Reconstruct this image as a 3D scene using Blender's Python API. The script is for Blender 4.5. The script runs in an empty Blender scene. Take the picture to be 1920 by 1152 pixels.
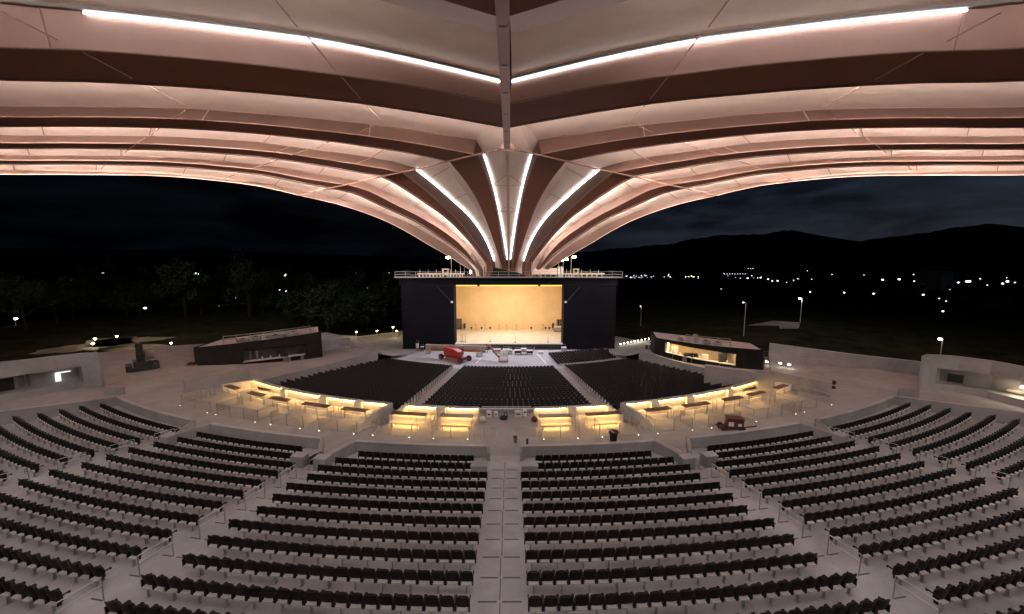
import bpy, bmesh, math, random
from mathutils import Vector, Matrix
R_ = math.radians
random.seed(11)
sc = bpy.context.scene
COL = sc.collection

# ------------------------------------------------------------------ camera
CAMP = Vector((0.42, 0.0, 13.6))
PITCH, YAW, FOC = R_(6.68), R_(-0.16), 700.0
cam = bpy.data.cameras.new('camera')
camo = bpy.data.objects.new('camera', cam)
COL.objects.link(camo)
camo.location = CAMP
camo.rotation_euler = (math.pi / 2 - PITCH, 0, YAW)
cam.sensor_width = 36.0
cam.lens = 36.0 * FOC / 1920.0
cam.clip_start, cam.clip_end = 0.1, 20000
sc.camera = camo
CM = Matrix.Rotation(YAW, 3, 'Z') @ Matrix.Rotation(math.pi / 2 - PITCH, 3, 'X')

def ray(px, py):
    return CM @ Vector(((px - 960) / FOC, -(py - 576) / FOC, -1.0))
def project(p):
    q = CM.transposed() @ (Vector(p) - CAMP)
    if q.z > -0.05:
        return None
    return 960 - FOC * q.x / q.z, 576 + FOC * q.y / q.z, -q.z
def at_z(px, py, z):
    d = ray(px, py)
    return CAMP + d * ((z - CAMP.z) / d.z)
def at_y(px, py, Y):
    d = ray(px, py)
    return CAMP + d * ((Y - CAMP.y) / d.y)

# ------------------------------------------------------------------ materials
def mat(name, col, rough=0.6, metal=0.0, var=0.12, scale=3.0, bump=0.0, emit=None, estr=0.0, spec=0.5):
    m = bpy.data.materials.new(name)
    m.use_nodes = True
    nt = m.node_tree
    b = nt.nodes['Principled BSDF']
    b.inputs['Roughness'].default_value = rough
    b.inputs['Metallic'].default_value = metal
    b.inputs['Specular IOR Level'].default_value = spec
    tc = nt.nodes.new('ShaderNodeTexCoord')
    n = nt.nodes.new('ShaderNodeTexNoise')
    n.inputs['Scale'].default_value = scale
    n.inputs['Detail'].default_value = 6
    n.inputs['Roughness'].default_value = 0.65
    nt.links.new(tc.outputs['Object'], n.inputs['Vector'])
    r = nt.nodes.new('ShaderNodeValToRGB')
    r.color_ramp.elements[0].position = 0.3
    r.color_ramp.elements[1].position = 0.7
    r.color_ramp.elements[0].color = tuple(max(0, c * (1 - var)) for c in col) + (1,)
    r.color_ramp.elements[1].color = tuple(min(1, c * (1 + var)) for c in col) + (1,)
    nt.links.new(n.outputs['Fac'], r.inputs['Fac'])
    nt.links.new(r.outputs['Color'], b.inputs['Base Color'])
    if bump:
        bp = nt.nodes.new('ShaderNodeBump')
        bp.inputs['Strength'].default_value = bump
        bp.inputs['Distance'].default_value = 0.02
        nt.links.new(n.outputs['Fac'], bp.inputs['Height'])
        nt.links.new(bp.outputs['Normal'], b.inputs['Normal'])
    if emit:
        b.inputs['Emission Color'].default_value = tuple(emit) + (1,)
        b.inputs['Emission Strength'].default_value = estr
    return m

def concrete(name, col, stain=0.22, rough=0.75):
    m = mat(name, col, rough, 0, 0.10, 0.9, 0.0)
    nt = m.node_tree
    b = nt.nodes['Principled BSDF']
    src = b.inputs['Base Color'].links[0].from_socket
    tc = nt.nodes['Texture Coordinate']
    n2 = nt.nodes.new('ShaderNodeTexNoise')
    n2.inputs['Scale'].default_value = 0.16
    n2.inputs['Detail'].default_value = 9
    n2.inputs['Roughness'].default_value = 0.7
    n2.inputs['Distortion'].default_value = 0.6
    nt.links.new(tc.outputs['Object'], n2.inputs['Vector'])
    rr = nt.nodes.new('ShaderNodeValToRGB')
    rr.color_ramp.elements[0].position = 0.36
    rr.color_ramp.elements[1].position = 0.60
    rr.color_ramp.elements[0].color = (1 - stain, 1 - stain, 1 - stain * 0.95, 1)
    rr.color_ramp.elements[1].color = (1.0, 1.0, 1.0, 1)
    nt.links.new(n2.outputs['Fac'], rr.inputs['Fac'])
    mx = nt.nodes.new('ShaderNodeMix')
    mx.data_type = 'RGBA'
    mx.blend_type = 'MULTIPLY'
    mx.inputs[0].default_value = 1.0
    nt.links.new(src, mx.inputs[6])
    nt.links.new(rr.outputs['Color'], mx.inputs[7])
    # fine grain
    n3 = nt.nodes.new('ShaderNodeTexNoise')
    n3.inputs['Scale'].default_value = 14
    n3.inputs['Detail'].default_value = 5
    nt.links.new(tc.outputs['Object'], n3.inputs['Vector'])
    r3 = nt.nodes.new('ShaderNodeValToRGB')
    r3.color_ramp.elements[0].color = (0.86, 0.86, 0.86, 1)
    r3.color_ramp.elements[1].color = (1.08, 1.08, 1.08, 1)
    nt.links.new(n3.outputs['Fac'], r3.inputs['Fac'])
    m2 = nt.nodes.new('ShaderNodeMix')
    m2.data_type = 'RGBA'
    m2.blend_type = 'MULTIPLY'
    m2.inputs[0].default_value = 1.0
    nt.links.new(mx.outputs[2], m2.inputs[6])
    nt.links.new(r3.outputs['Color'], m2.inputs[7])
    nt.links.new(m2.outputs[2], b.inputs['Base Color'])
    return m

def emitter(name, col, strength):
    m = bpy.data.materials.new(name)
    m.use_nodes = True
    nt = m.node_tree
    nt.nodes.clear()
    e = nt.nodes.new('ShaderNodeEmission')
    e.inputs['Color'].default_value = tuple(col) + (1,)
    e.inputs['Strength'].default_value = strength
    o = nt.nodes.new('ShaderNodeOutputMaterial')
    nt.links.new(e.outputs[0], o.inputs['Surface'])
    return m

M = {}
M['concrete'] = concrete('terrace concrete', (0.385, 0.372, 0.382), 0.32)
M['plaza'] = concrete('plaza concrete', (0.30, 0.292, 0.295), 0.26)
M['wallc'] = concrete('board formed concrete', (0.32, 0.308, 0.308), 0.30)
M['pit'] = concrete('pit floor', (0.45, 0.45, 0.49), 0.12)
M['bowl'] = concrete('bowl concrete', (0.30, 0.28, 0.275))
M['nosing'] = mat('nosing strip', (0.06, 0.055, 0.055), 0.7)
M['seat'] = mat('seat plastic', (0.013, 0.0095, 0.0095), 0.55, 0, 0.2, 20, spec=0.14)
_nt = M['seat'].node_tree
_oi = _nt.nodes.new('ShaderNodeObjectInfo')
_mr = _nt.nodes.new('ShaderNodeMapRange'); _mr.inputs['To Min'].default_value = 0.65; _mr.inputs['To Max'].default_value = 1.45
_mx = _nt.nodes.new('ShaderNodeMix'); _mx.data_type = 'RGBA'; _mx.blend_type = 'MULTIPLY'; _mx.inputs[0].default_value = 1.0
_pb = _nt.nodes['Principled BSDF']; _src = _pb.inputs['Base Color'].links[0].from_socket
_nt.links.new(_oi.outputs['Random'], _mr.inputs['Value']); _nt.links.new(_src, _mx.inputs[6]); _nt.links.new(_mr.outputs['Result'], _mx.inputs[7]); _nt.links.new(_mx.outputs[2], _pb.inputs['Base Color'])
M['pale'] = mat('pale painted steel', (0.56, 0.53, 0.52), 0.5, 0.0, 0.08, 8)
M['galv'] = mat('galvanised steel', (0.31, 0.30, 0.29), 0.45, 0.35, 0.15, 10)
M['steel'] = mat('brushed steel', (0.34, 0.32, 0.31), 0.4, 0.5, 0.1, 10)
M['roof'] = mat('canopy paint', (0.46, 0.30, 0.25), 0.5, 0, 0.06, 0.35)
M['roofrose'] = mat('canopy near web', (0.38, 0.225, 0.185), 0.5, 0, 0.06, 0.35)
M['roofside'] = mat('canopy dimmed web', (0.110, 0.068, 0.055), 0.55, 0, 0.06, 0.35, spec=0.3)  # far girder sides; their weaker light is put into a darker colour
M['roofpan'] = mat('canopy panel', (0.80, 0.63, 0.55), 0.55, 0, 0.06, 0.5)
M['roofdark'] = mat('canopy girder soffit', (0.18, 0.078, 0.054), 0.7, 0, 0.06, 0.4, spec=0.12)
M['rooftrim'] = mat('canopy trim', (0.22, 0.12, 0.095), 0.55, 0, 0.1, 2)
M['clad'] = mat('dark cladding', (0.0028, 0.0036, 0.0068), 0.7, 0, 0.25, 0.6, spec=0.08)
M['brown'] = mat('bronze cladding', (0.013, 0.0115, 0.0100), 0.6, 0, 0.3, 1.5, spec=0.1)
M['warmwall'] = mat('stage back wall', (0.68, 0.48, 0.27), 0.7, 0, 0.10, 0.35)
M['deck'] = mat('stage deck', (0.62, 0.56, 0.48), 0.5, 0, 0.12, 0.6)
M['black'] = mat('matt black', (0.012, 0.012, 0.013), 0.6, 0, 0.3, 5)
M['rubber'] = mat('rubber', (0.02, 0.019, 0.019), 0.8, 0, 0.2, 5)
M['red'] = mat('red machine paint', (0.42, 0.045, 0.035), 0.4, 0, 0.2, 2)
M['maroon'] = mat('dull red paint', (0.075, 0.018, 0.014), 0.5, 0, 0.3, 4)
M['boom'] = mat('dusty cream boom', (0.42, 0.33, 0.29), 0.5, 0, 0.2, 3)
M['orange'] = mat('rusty orange', (0.34, 0.14, 0.08), 0.5, 0, 0.2, 3)
M['white'] = mat('white paint', (0.72, 0.71, 0.70), 0.5, 0, 0.08, 3)
M['offw'] = mat('off white render', (0.55, 0.53, 0.50), 0.7, 0, 0.12, 1.2)
M['counter'] = mat('counter top', (0.13, 0.075, 0.05), 0.4, 0, 0.25, 3)
M['bench'] = mat('bench top', (0.5, 0.42, 0.33), 0.5, 0, 0.1, 3)
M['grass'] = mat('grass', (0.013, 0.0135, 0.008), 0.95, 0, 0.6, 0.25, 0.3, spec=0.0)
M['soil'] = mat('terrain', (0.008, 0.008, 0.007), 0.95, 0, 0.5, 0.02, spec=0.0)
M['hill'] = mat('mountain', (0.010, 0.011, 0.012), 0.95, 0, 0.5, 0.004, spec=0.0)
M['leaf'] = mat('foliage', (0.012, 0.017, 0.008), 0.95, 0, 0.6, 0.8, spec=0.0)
M['bark'] = mat('bark', (0.012, 0.009, 0.007), 0.9, 0, 0.4, 4, spec=0.0)
M['path'] = concrete('path paving', (0.20, 0.17, 0.125), 0.6)
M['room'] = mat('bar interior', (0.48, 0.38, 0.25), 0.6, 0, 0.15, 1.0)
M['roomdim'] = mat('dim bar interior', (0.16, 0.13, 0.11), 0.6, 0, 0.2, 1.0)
M['lead'] = emitter('white LED', (0.95, 0.97, 1.0), 8)
M['lehid'] = emitter('cove LED', (1.0, 0.90, 0.82), 195)
M['lehid7'] = emitter('unseen bay fill LED', (1.0, 0.92, 0.88), 115)  # strip kept out of view, added to brighten the nearest bay
M['lehid4'] = emitter('wide cove LED', (1.0, 0.90, 0.82), 290)
M['lehid6'] = emitter('unseen overhead fill LED', (1.0, 0.93, 0.87), 38)  # unseen strips overhead, added to light the near seats
M['lewarm'] = emitter('warm LED', (1.0, 0.56, 0.17), 46)
M['lewarm2'] = emitter('warm bench LED', (1.0, 0.56, 0.17), 30)
M['lestage'] = emitter('amber LED', (1.0, 0.66, 0.12), 1.7)
M['lamp'] = emitter('warm lamp', (1.0, 0.82, 0.45), 30)
M['lampw'] = emitter('white lamp', (1.0, 0.95, 0.85), 25)
M['lampc'] = emitter('cool far lamp', (0.88, 0.95, 1.0), 5)
M['lampd'] = emitter('dim far lamp', (0.75, 0.88, 1.0), 2.0)
M['lampy'] = emitter('amber far lamp', (1.0, 0.72, 0.35), 8)
M['dot'] = emitter('marker LED', (1.0, 0.92, 0.82), 8)
M['bulk'] = emitter('bulkhead light', (1.0, 0.93, 0.85), 3.2)
M['litpane'] = emitter('lit doorway', (1.0, 0.97, 0.94), 0.85)
g = bpy.data.materials.new('rail glass')
g.use_nodes = True
nt = g.node_tree
nt.nodes.clear()
tr = nt.nodes.new('ShaderNodeBsdfTransparent')
tr.inputs['Color'].default_value = (0.93, 0.93, 0.92, 1)
gl = nt.nodes.new('ShaderNodeBsdfGlossy')
gl.inputs['Roughness'].default_value = 0.08
gl.inputs['Color'].default_value = (0.8, 0.8, 0.8, 1)
ms = nt.nodes.new('ShaderNodeMixShader')
ms.inputs[0].default_value = 0.07
ou = nt.nodes.new('ShaderNodeOutputMaterial')
nt.links.new(tr.outputs[0], ms.inputs[1])
nt.links.new(gl.outputs[0], ms.inputs[2])
nt.links.new(ms.outputs[0], ou.inputs['Surface'])
M['glass'] = g

# ------------------------------------------------------------------ mesh builder
class MB:
    def __init__(s):
        s.v = []
        s.f = []
    def quad(s, a, b, c, d):
        n = len(s.v)
        s.v += [tuple(a), tuple(b), tuple(c), tuple(d)]
        s.f.append((n, n + 1, n + 2, n + 3))
    def tri(s, a, b, c):
        n = len(s.v)
        s.v += [tuple(a), tuple(b), tuple(c)]
        s.f.append((n, n + 1, n + 2))
    def hexa(s, p):           # 8 points: bottom ring 0-3, top ring 4-7
        n = len(s.v)
        s.v += [tuple(q) for q in p]
        for q in ((3, 2, 1, 0), (4, 5, 6, 7), (0, 1, 5, 4), (1, 2, 6, 5), (2, 3, 7, 6), (3, 0, 4, 7)):
            s.f.append(tuple(n + k for k in q))
    def box(s, c, d, rz=0.0, rx=0.0, tap=1.0):
        cx, cy, cz = c
        hx, hy, hz = d[0] / 2, d[1] / 2, d[2] / 2
        mt = Matrix.Rotation(rz, 3, 'Z') @ Matrix.Rotation(rx, 3, 'X')
        pts = []
        for z in (-1, 1):
            t = tap if z > 0 else 1.0
            for x, y in ((-1, -1), (1, -1), (1, 1), (-1, 1)):
                q = mt @ Vector((x * hx * t, y * hy * t, z * hz))
                pts.append((q.x + cx, q.y + cy, q.z + cz))
        s.hexa(pts)
    def prism(s, poly, z0, z1):
        n = len(s.v)
        k = len(poly)
        z0 = z0 if isinstance(z0, (list, tuple)) else [z0] * k
        z1 = z1 if isinstance(z1, (list, tuple)) else [z1] * k
        s.v += [(p[0], p[1], z0[i]) for i, p in enumerate(poly)]
        s.v += [(p[0], p[1], z1[i]) for i, p in enumerate(poly)]
        s.f.append(tuple(n + i for i in reversed(range(k))))
        s.f.append(tuple(n + k + i for i in range(k)))
        for i in range(k):
            j = (i + 1) % k
            s.f.append((n + i, n + j, n + k + j, n + k + i))
    def strip(s, A, B):       # lofted sheet between two equal-length polylines
        n = len(s.v)
        k = len(A)
        s.v += [tuple(p) for p in A] + [tuple(p) for p in B]
        for i in range(k - 1):
            s.f.append((n + i, n + i + 1, n + k + i + 1, n + k + i))
    def strip2(s, A, B):      # same, with a crease at the ring beam
        if len(A) > N1:
            s.strip(A[:N1], B[:N1]); s.strip(A[N1 - 1:], B[N1 - 1:])
        else:
            s.strip(A, B)
    def tube(s, path, r, seg=6):
        path = [Vector(p) for p in path]
        rings = []
        for i, p in enumerate(path):
            t = (path[min(i + 1, len(path) - 1)] - path[max(i - 1, 0)]).normalized()
            up = Vector((0, 0, 1)) if abs(t.z) < 0.95 else Vector((1, 0, 0))
            a = t.cross(up).normalized()
            b = t.cross(a).normalized()
            rr = r[i] if isinstance(r, (list, tuple)) else r
            n = len(s.v)
            for q in range(seg):
                w = 2 * math.pi * q / seg
                s.v.append(tuple(p + a * (rr * math.cos(w)) + b * (rr * math.sin(w))))
            rings.append(n)
        for i in range(len(rings) - 1):
            for q in range(seg):
                w = (q + 1) % seg
                s.f.append((rings[i] + q, rings[i] + w, rings[i + 1] + w, rings[i + 1] + q))
        s.f.append(tuple(rings[0] + q for q in reversed(range(seg))))
        s.f.append(tuple(rings[-1] + q for q in range(seg)))
    def lathe(s, c, prof, seg=14):
        rings = []
        for (r, z) in prof:
            n = len(s.v)
            for q in range(seg):
                w = 2 * math.pi * q / seg
                s.v.append((c[0] + r * math.cos(w), c[1] + r * math.sin(w), c[2] + z))
            rings.append(n)
        for i in range(len(rings) - 1):
            for q in range(seg):
                w = (q + 1) % seg
                s.f.append((rings[i] + q, rings[i] + w, rings[i + 1] + w, rings[i + 1] + q))
        s.f.append(tuple(rings[0] + q for q in reversed(range(seg))))
        s.f.append(tuple(rings[-1] + q for q in range(seg)))
    def cylx(s, c, r, w, ax, seg=18):   # wheel: axis direction ax (unit vector)
        ax = Vector(ax).normalized()
        c = Vector(c)
        s.tube([c - ax * w / 2, c - ax * w * 0.42, c + ax * w * 0.42, c + ax * w / 2], [r * 0.86, r, r, r * 0.86], seg)
    def add(s, o, mt):
        n = len(s.v)
        s.v += [tuple(mt @ Vector(p)) for p in o.v]
        s.f += [tuple(n + i for i in f) for f in o.f]
    def build(s, name, m, parent=None, smooth=False, bevel=0.0):
        me = bpy.data.meshes.new(name)
        me.from_pydata(s.v, [], s.f)
        me.update()
        if m is not None:
            me.materials.append(m)
        if smooth:
            for p in me.polygons:
                p.use_smooth = True
        o = bpy.data.objects.new(name, me)
        COL.objects.link(o)
        if parent is not None:
            o.parent = parent
            if parent.type == 'EMPTY':
                o.matrix_parent_inverse = parent_mat(parent).inverted()
        if bevel:
            md = o.modifiers.new('edge', 'BEVEL')
            md.width = bevel
            md.segments = 2
            md.limit_method = 'ANGLE'
        return o

def parent_mat(e):
    mt = Matrix.Translation(e.location) @ e.rotation_euler.to_matrix().to_4x4()
    return mt
def tag(o, label=None, cat=None, group=None, kind=None):
    if label: o['label'] = label
    if cat: o['category'] = cat
    if group: o['group'] = group
    if kind: o['kind'] = kind
    return o
def thing(name, loc, label, cat, group=None, rz=0.0, kind=None):
    e = bpy.data.objects.new(name, None)
    e.empty_display_size = 0.2
    COL.objects.link(e)
    e.location = loc
    e.rotation_euler = (0, 0, rz)
    return tag(e, label, cat, group, kind)
def copy_tree(o, parent=None):
    c = o.copy()
    COL.objects.link(c)
    if parent is not None:
        c.parent = parent
    for ch in [x for x in o.children]:
        copy_tree(ch, c)
    return c
ORD = ['zeroth', 'first', 'second', 'third', 'fourth', 'fifth', 'sixth', 'seventh', 'eighth', 'ninth', 'tenth', 'eleventh',
       'twelfth', 'thirteenth', 'fourteenth', 'fifteenth', 'sixteenth', 'seventeenth', 'eighteenth', 'nineteenth', 'twentieth',
       'twenty-first', 'twenty-second', 'twenty-third', 'twenty-fourth', 'twenty-fifth', 'twenty-sixth', 'twenty-seventh',
       'twenty-eighth', 'twenty-ninth', 'thirtieth', 'thirty-first', 'thirty-second', 'thirty-third', 'thirty-fourth', 'thirty-fifth', 'thirty-sixth', 'thirty-seventh', 'thirty-eighth', 'thirty-ninth', 'fortieth']
SIDE = {-1: 'left', 1: 'right'}

N1, N2 = 26, 22
# ------------------------------------------------------------------ amphitheatre geometry
CY = 101.4                                   # centre of the concentric arcs (0, CY)
def RR(i): return 76.64 + 1.2 * i            # radius of the seat backs in row i
def ZZ(i): return (i - 1) * 0.132            # tread height of row i
def pol(r, deg, z=0.0):
    a = R_(deg)
    return Vector((r * math.sin(a), CY - r * math.cos(a), z))
def inner(r, deg):                           # the box tier is a little flatter than a circle
    return r - 1.6 * (abs(deg) / 25.0) ** 2
def polb(r, deg, z=0.0): return pol(inner(r, deg), deg, z)

NROW = 18
# terrace: one stepped sheet
mb = MB()
angs = [a * 0.9 for a in range(-34, 35)]
prof = [(76.25, -0.13)]
for i in range(1, NROW + 1):
    rf = RR(i) - 0.78 if i > 1 else 76.25
    prof.append((rf, ZZ(i)))
    prof.append((RR(i + 1) - 0.78, ZZ(i)))
prof.append((104.0, ZZ(NROW)))
lines = [[pol(r, a, z) for a in angs] for (r, z) in prof]
for a, b in zip(lines[:-1], lines[1:]):
    mb.strip(b, a)
ter = tag(mb.build('seating_terrace', M['concrete']), None, None, None, 'structure')
# nosing strips and joint lines of the aisles, part of the terrace
mb = MB()
for i in range(1, NROW + 1):
    rf = RR(i) - 0.78
    if i > 1:
        y = CY - rf
        for x0, x1 in ((-0.80, -0.10), (0.10, 0.80)):
            mb.box(((x0 + x1) / 2, y - 0.05, ZZ(i) + 0.003), (x1 - x0, 0.055, 0.008))
        for s in (-1, 1):
            for ac in (9.1, 18.85):
                for off in (-0.36, 0.36):
                    dg = s * ac + math.degrees(off / rf)
                    p = pol(rf + 0.05, dg, ZZ(i) + 0.003)
                    mb.box(p, (0.52, 0.055, 0.008), R_(dg))
    # centre joint of the middle aisle
    mb.box((0.02 * ((i % 3) - 1), CY - (RR(i) - 0.18), ZZ(i) + 0.003), (0.035, 1.02, 0.007))
nos = mb.build('step_nosing', M['nosing'], ter)
mb = MB()
for i in range(1, NROW):
    for a in [q * 2.9 for q in range(-10, 11)]:
        if min(abs(abs(a) - 9.1), abs(abs(a) - 18.85), abs(a)) < 0.7: continue
        p, q = pol(RR(i) - 0.77, a, ZZ(i) + 0.004), pol(RR(i + 1) - 0.79, a, ZZ(i) + 0.004)
        n = Vector((math.cos(R_(a)), math.sin(R_(a)), 0)) * 0.009
        mb.quad(p - n, p + n, q + n, q - n)
mb.build('pour_joint', M['nosing'], ter)

# concourse and plaza
def zpl(r):
    t = max(0.0, min(1.0, (71.5 - r) / 22.0))
    t = t * t * (3 - 2 * t)
    u = max(0.0, min(1.0, (47.0 - r) / 8.0))
    return -0.13 - 1.15 * t - 2.3 * u * u * (3 - 2 * u)
def thb(r):                                   # angle of the bowl's side boundary
    if r > 73.2: return 0.0
    if r > 66.0: return 26.3
    return 26.3 + (66.0 - r) / 23.5 * 3.8
mb = MB()
for s in (-1, 1):
    rs = [76.25, 75.4, 74.4, 73.45]
    for r0, r1 in zip(rs[:-1], rs[1:]):
        A = [pol(r0, s * a * 1.0, zpl(r0)) for a in range(0, 31)]
        B = [pol(r1, s * a * 1.0, zpl(r1)) for a in range(0, 31)]
        mb.strip(A, B) if s > 0 else mb.strip(B, A)
    rs = [90, 86, 82, 79, 76.25, 73.45, 71, 69, 67, 66, 63, 60, 57, 54, 51, 48, 45, 42.5, 38, 33, 28, 24]
    for r0, r1 in zip(rs[:-1], rs[1:]):
        def arc(r):
            a0 = 30.0 if r1 >= 73.45 else (26.3 if r > 66 else thb(r))
            a1 = (41.5 if s > 0 else 55.0) + max(0, 60 - r) * 0.6
            return [pol(r, s * (a0 + (a1 - a0) * k / 24), zpl(r)) for k in range(25)]
        A, B = arc(r0), arc(r1)
        mb.strip(A, B) if s > 0 else mb.strip(B, A)
tag(mb.build('plaza', M['plaza']), kind='structure')

# ground falling away to the valley
mb = MB()
def gz(x, y):
    r = math.hypot(x, y - 60)
    z = -5.0 - max(0, r - 130) * 0.030
    z = max(z, -34)
    if x < -10:
        z += 3.6 * max(0, min(1, (-x - 38) / 30)) * max(0, min(1, (260 - r) / 160))
    if x > 10:
        z += 2.6 * max(0, min(1, (x - 30) / 30)) * max(0, min(1, (170 - r) / 100))
    return z
xs = [-4200, -2500, -1500, -900, -600, -400, -300, -230, -180, -150, -125, -105, -90, -78, -68, -58, -48, -40, -32, -24, -16, -8, 0]
xs = xs + [-x for x in reversed(xs[:-1])]
ys = [-60, -20, 0, 15, 30, 40, 50, 60, 70, 80, 90, 100, 112, 126, 142, 160, 185, 215, 260, 330, 430, 600, 900, 1400, 2200, 3400, 5000]
G = [[Vector((x, y, gz(x, y))) for x in xs] for y in ys]
for a, b in zip(G[:-1], G[1:]):
    mb.strip(a, b)
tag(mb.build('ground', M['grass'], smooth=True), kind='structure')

# lower bowl
RISE = 0.10
NLOW = 24
def zlow(k): return -1.30 - RISE * k          # k = 0 nearest row, radius 66.4-k
PITZ = -3.75
mb = MB()
def bowl_arc(r, z, n=44):
    a = (thb(min(r, 66.0)) if r <= 66.5 else 26.3)
    return [pol(r, -a + 2 * a * q / n, z) for q in range(n + 1)]
prev = bowl_arc(67.7, zlow(0))
for k in range(NLOW + 1):
    r1 = 66.4 - k - 0.35
    cur = bowl_arc(r1, zlow(k))
    mb.strip(prev, cur)
    nxt = bowl_arc(r1, zlow(k + 1) if k < NLOW else PITZ)
    mb.strip(cur, nxt)
    prev = nxt
tag(mb.build('lower_bowl_floor', M['bowl']), kind='structure')
mb = MB()
pts = bowl_arc(66.4 - NLOW - 0.35, PITZ)
back = [Vector((p.x * 1.25, 84.0, PITZ)) for p in pts]
mb.strip(pts, back)
tag(mb.build('pit_floor', M['pit']), kind='structure')
# thin pale floor lines in the pit
mb = MB()
for (a, b) in (((1008, 664), (1024, 682)), ((901, 672), (893, 681))):
    p, q = at_z(a[0], a[1], PITZ + 0.004), at_z(b[0], b[1], PITZ + 0.004)
    d = (q - p).normalized()
    n = Vector((-d.y, d.x, 0)) * 0.14
    mb.quad(p - n, q - n, q + n, p + n)
tag(mb.build('pit_floor_marking', M['white']), kind='structure')
# pale aisle strips of the lower bowl are the bowl floor itself

# side walls of the lower bowl, with a planter slot along the top
for s in (-1, 1):
    w = thing('retaining_wall', pol(54, s * thb(54), zpl(54)), '%s concrete retaining wall with a dark planter slot, beside the lower seats' % ('long left' if s < 0 else 'long right'), 'wall', 'retaining walls of the lower bowl')
    rs = [66.6 - 1.2 * k for k in range(19)]
    A0 = [pol(r, s * (thb(min(r, 66)) - 0.05), -4.2) for r in rs]
    A1 = [pol(r, s * (thb(min(r, 66)) - 0.05), zpl(r) + 0.22) for r in rs]
    B1 = [pol(r, s * (thb(min(r, 66)) + 0.42), zpl(r) + 0.22) for r in rs]
    B0 = [pol(r, s * (thb(min(r, 66)) + 0.42), -4.2) for r in rs]
    mb = MB()
    mb.strip(A0, A1); mb.strip(A1, B1); mb.strip(B1, B0)
    mb.quad(A0[0], A1[0], B1[0], B0[0]); mb.quad(A0[-1], B0[-1], B1[-1], A1[-1])
    mb.build('wall_body', M['wallc'], w)
    mb = MB()
    rp_ = rs[:15]
    C0 = [pol(r, s * (thb(min(r, 66)) + 0.44), zpl(r) + 0.10) for r in rp_]
    C1 = [pol(r, s * (thb(min(r, 66)) + 0.62), zpl(r) + 0.10) for r in rp_]
    mb.strip(C0, C1)
    C2 = [p - Vector((0, 0, 0.3)) for p in C1]
    mb.strip(C1, C2)
    mb.build('planter_slot', M['black'], w)

# ------------------------------------------------------------------ upper seats
def seat_parts():
    W, NX = 0.455, 7
    P = {}
    b = MB()
    def shell(z0, z1, y0, y1, w, bow, th, rnd):
        rows = [0.0, 0.12, 0.5, 0.85, 0.95, 1.0]
        fr, bk = [], []
        for t in rows:
            ww = w * (1 - rnd * max(0, (t - 0.8) / 0.2) ** 2 - rnd * 0.7 * max(0, (0.15 - t) / 0.15))
            lf, lb = [], []
            for q in range(NX):
                x = -1 + 2 * q / (NX - 1)
                y = y0 + (y1 - y0) * t + bow * x * x
                z = z0 + (z1 - z0) * t - 0.012 * (x ** 4) * (1 if t > 0.9 else 0)
                lf.append((x * ww / 2, y + th / 2, z))
                lb.append((x * ww / 2, y - th / 2, z))
            fr.append(lf); bk.append(lb)
        for L, flip in ((fr, False), (bk, True)):
            for a, c in zip(L[:-1], L[1:]):
                b.strip(a, c) if flip else b.strip(c, a)
        b.strip(fr[-1], bk[-1]); b.strip(bk[0], fr[0])
        b.strip([r[0] for r in fr], [r[0] for r in bk])
        b.strip([r[-1] for r in bk], [r[-1] for r in fr])
    shell(0.43, 0.87, 0.10, 0.0, W, 0.035, 0.035, 0.10)
    P['backrest'] = (b, 'seat')
    b = MB()
    shell(0.36, 0.76, 0.205, 0.185, W * 0.94, -0.02, 0.06, 0.14)
    P['seat_pan'] = (b, 'seat')
    for s, nm in ((-1, 'armrest_a'), (1, 'armrest_b')):
        b = MB()
        x = s * 0.240
        b.box((x, 0.085, 0.455), (0.044, 0.11, 0.30))
        b.box((x, 0.20, 0.615), (0.042, 0.36, 0.032))
        b.box((x, 0.36, 0.585), (0.042, 0.05, 0.06))
        P[nm] = (b, 'seat')
    b = MB()
    b.box((0, 0.035, 0.38), (0.33, 0.13, 0.05))
    P['mounting_beam'] = (b, 'pale')
    b = MB()
    b.box((0, 0.06, 0.17), (0.05, 0.09, 0.34), tap=0.9)
    b.box((0, 0.06, 0.012), (0.12, 0.16, 0.022))
    P['leg'] = (b, 'galv')
    return P
SP = seat_parts()
seat_list = []      # (row, side, block, number, angle, hasleg)
STEP = 0.535
for i in range(1, 16):
    R = RR(i)
    for s in (-1, 1):
        # middle blocks
        x0 = (2.05 if i < 3 else 1.0)
        end = {1: 7.75, 2: 8.2}.get(i, 8.55)
        k = 0
        while True:
            x = x0 + 0.27 + STEP * k
            a = math.degrees(math.asin(x / R))
            if a + math.degrees(0.27 / R) > end: break
            seat_list.append((i, s, 'middle', k + 1, a))
            k += 1
        for blk, a0, a1 in (('outer', {1: 10.6, 2: 10.4}.get(i, 9.66), {1: 17.7, 2: 18.1}.get(i, 18.4)), ('end', 19.3, 29.0)):
            k = 0
            while True:
                a = a0 + math.degrees((0.27 + STEP * k) / R)
                if a + math.degrees(0.27 / R) > a1: break
                seat_list.append((i, s, blk, k + 1, a))
                k += 1
rank = []
for t in seat_list:
    i, s, blk, k, a = t
    p = pol(RR(i), s * a, ZZ(i) + 0.6)
    q = project(p)
    vis = q is not None and -8 < q[0] < 1928 and q[1] < 1156
    near = q is not None and -400 < q[0] < 2320 and q[1] < 1500
    rank.append((q[2] if q else 1e9, vis, near, t))
vis = sorted([r for r in rank if r[1]], key=lambda r: r[0])
chosen = set(id(r[3]) for r in vis[:300])
proto = thing('folding_seat', (0, 0, 0), 'x', 'seat', 'black folding seats of the upper tiers')
PMESH = {}
for nm, (b, mk) in SP.items():
    o = b.build('armrest' if nm.startswith('armrest') else nm, M[mk], proto, smooth=False)
proto_used = False
rest = {'seat': MB(), 'pale': MB(), 'galv': MB()}
allseat, allleg = MB(), MB()
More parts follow.
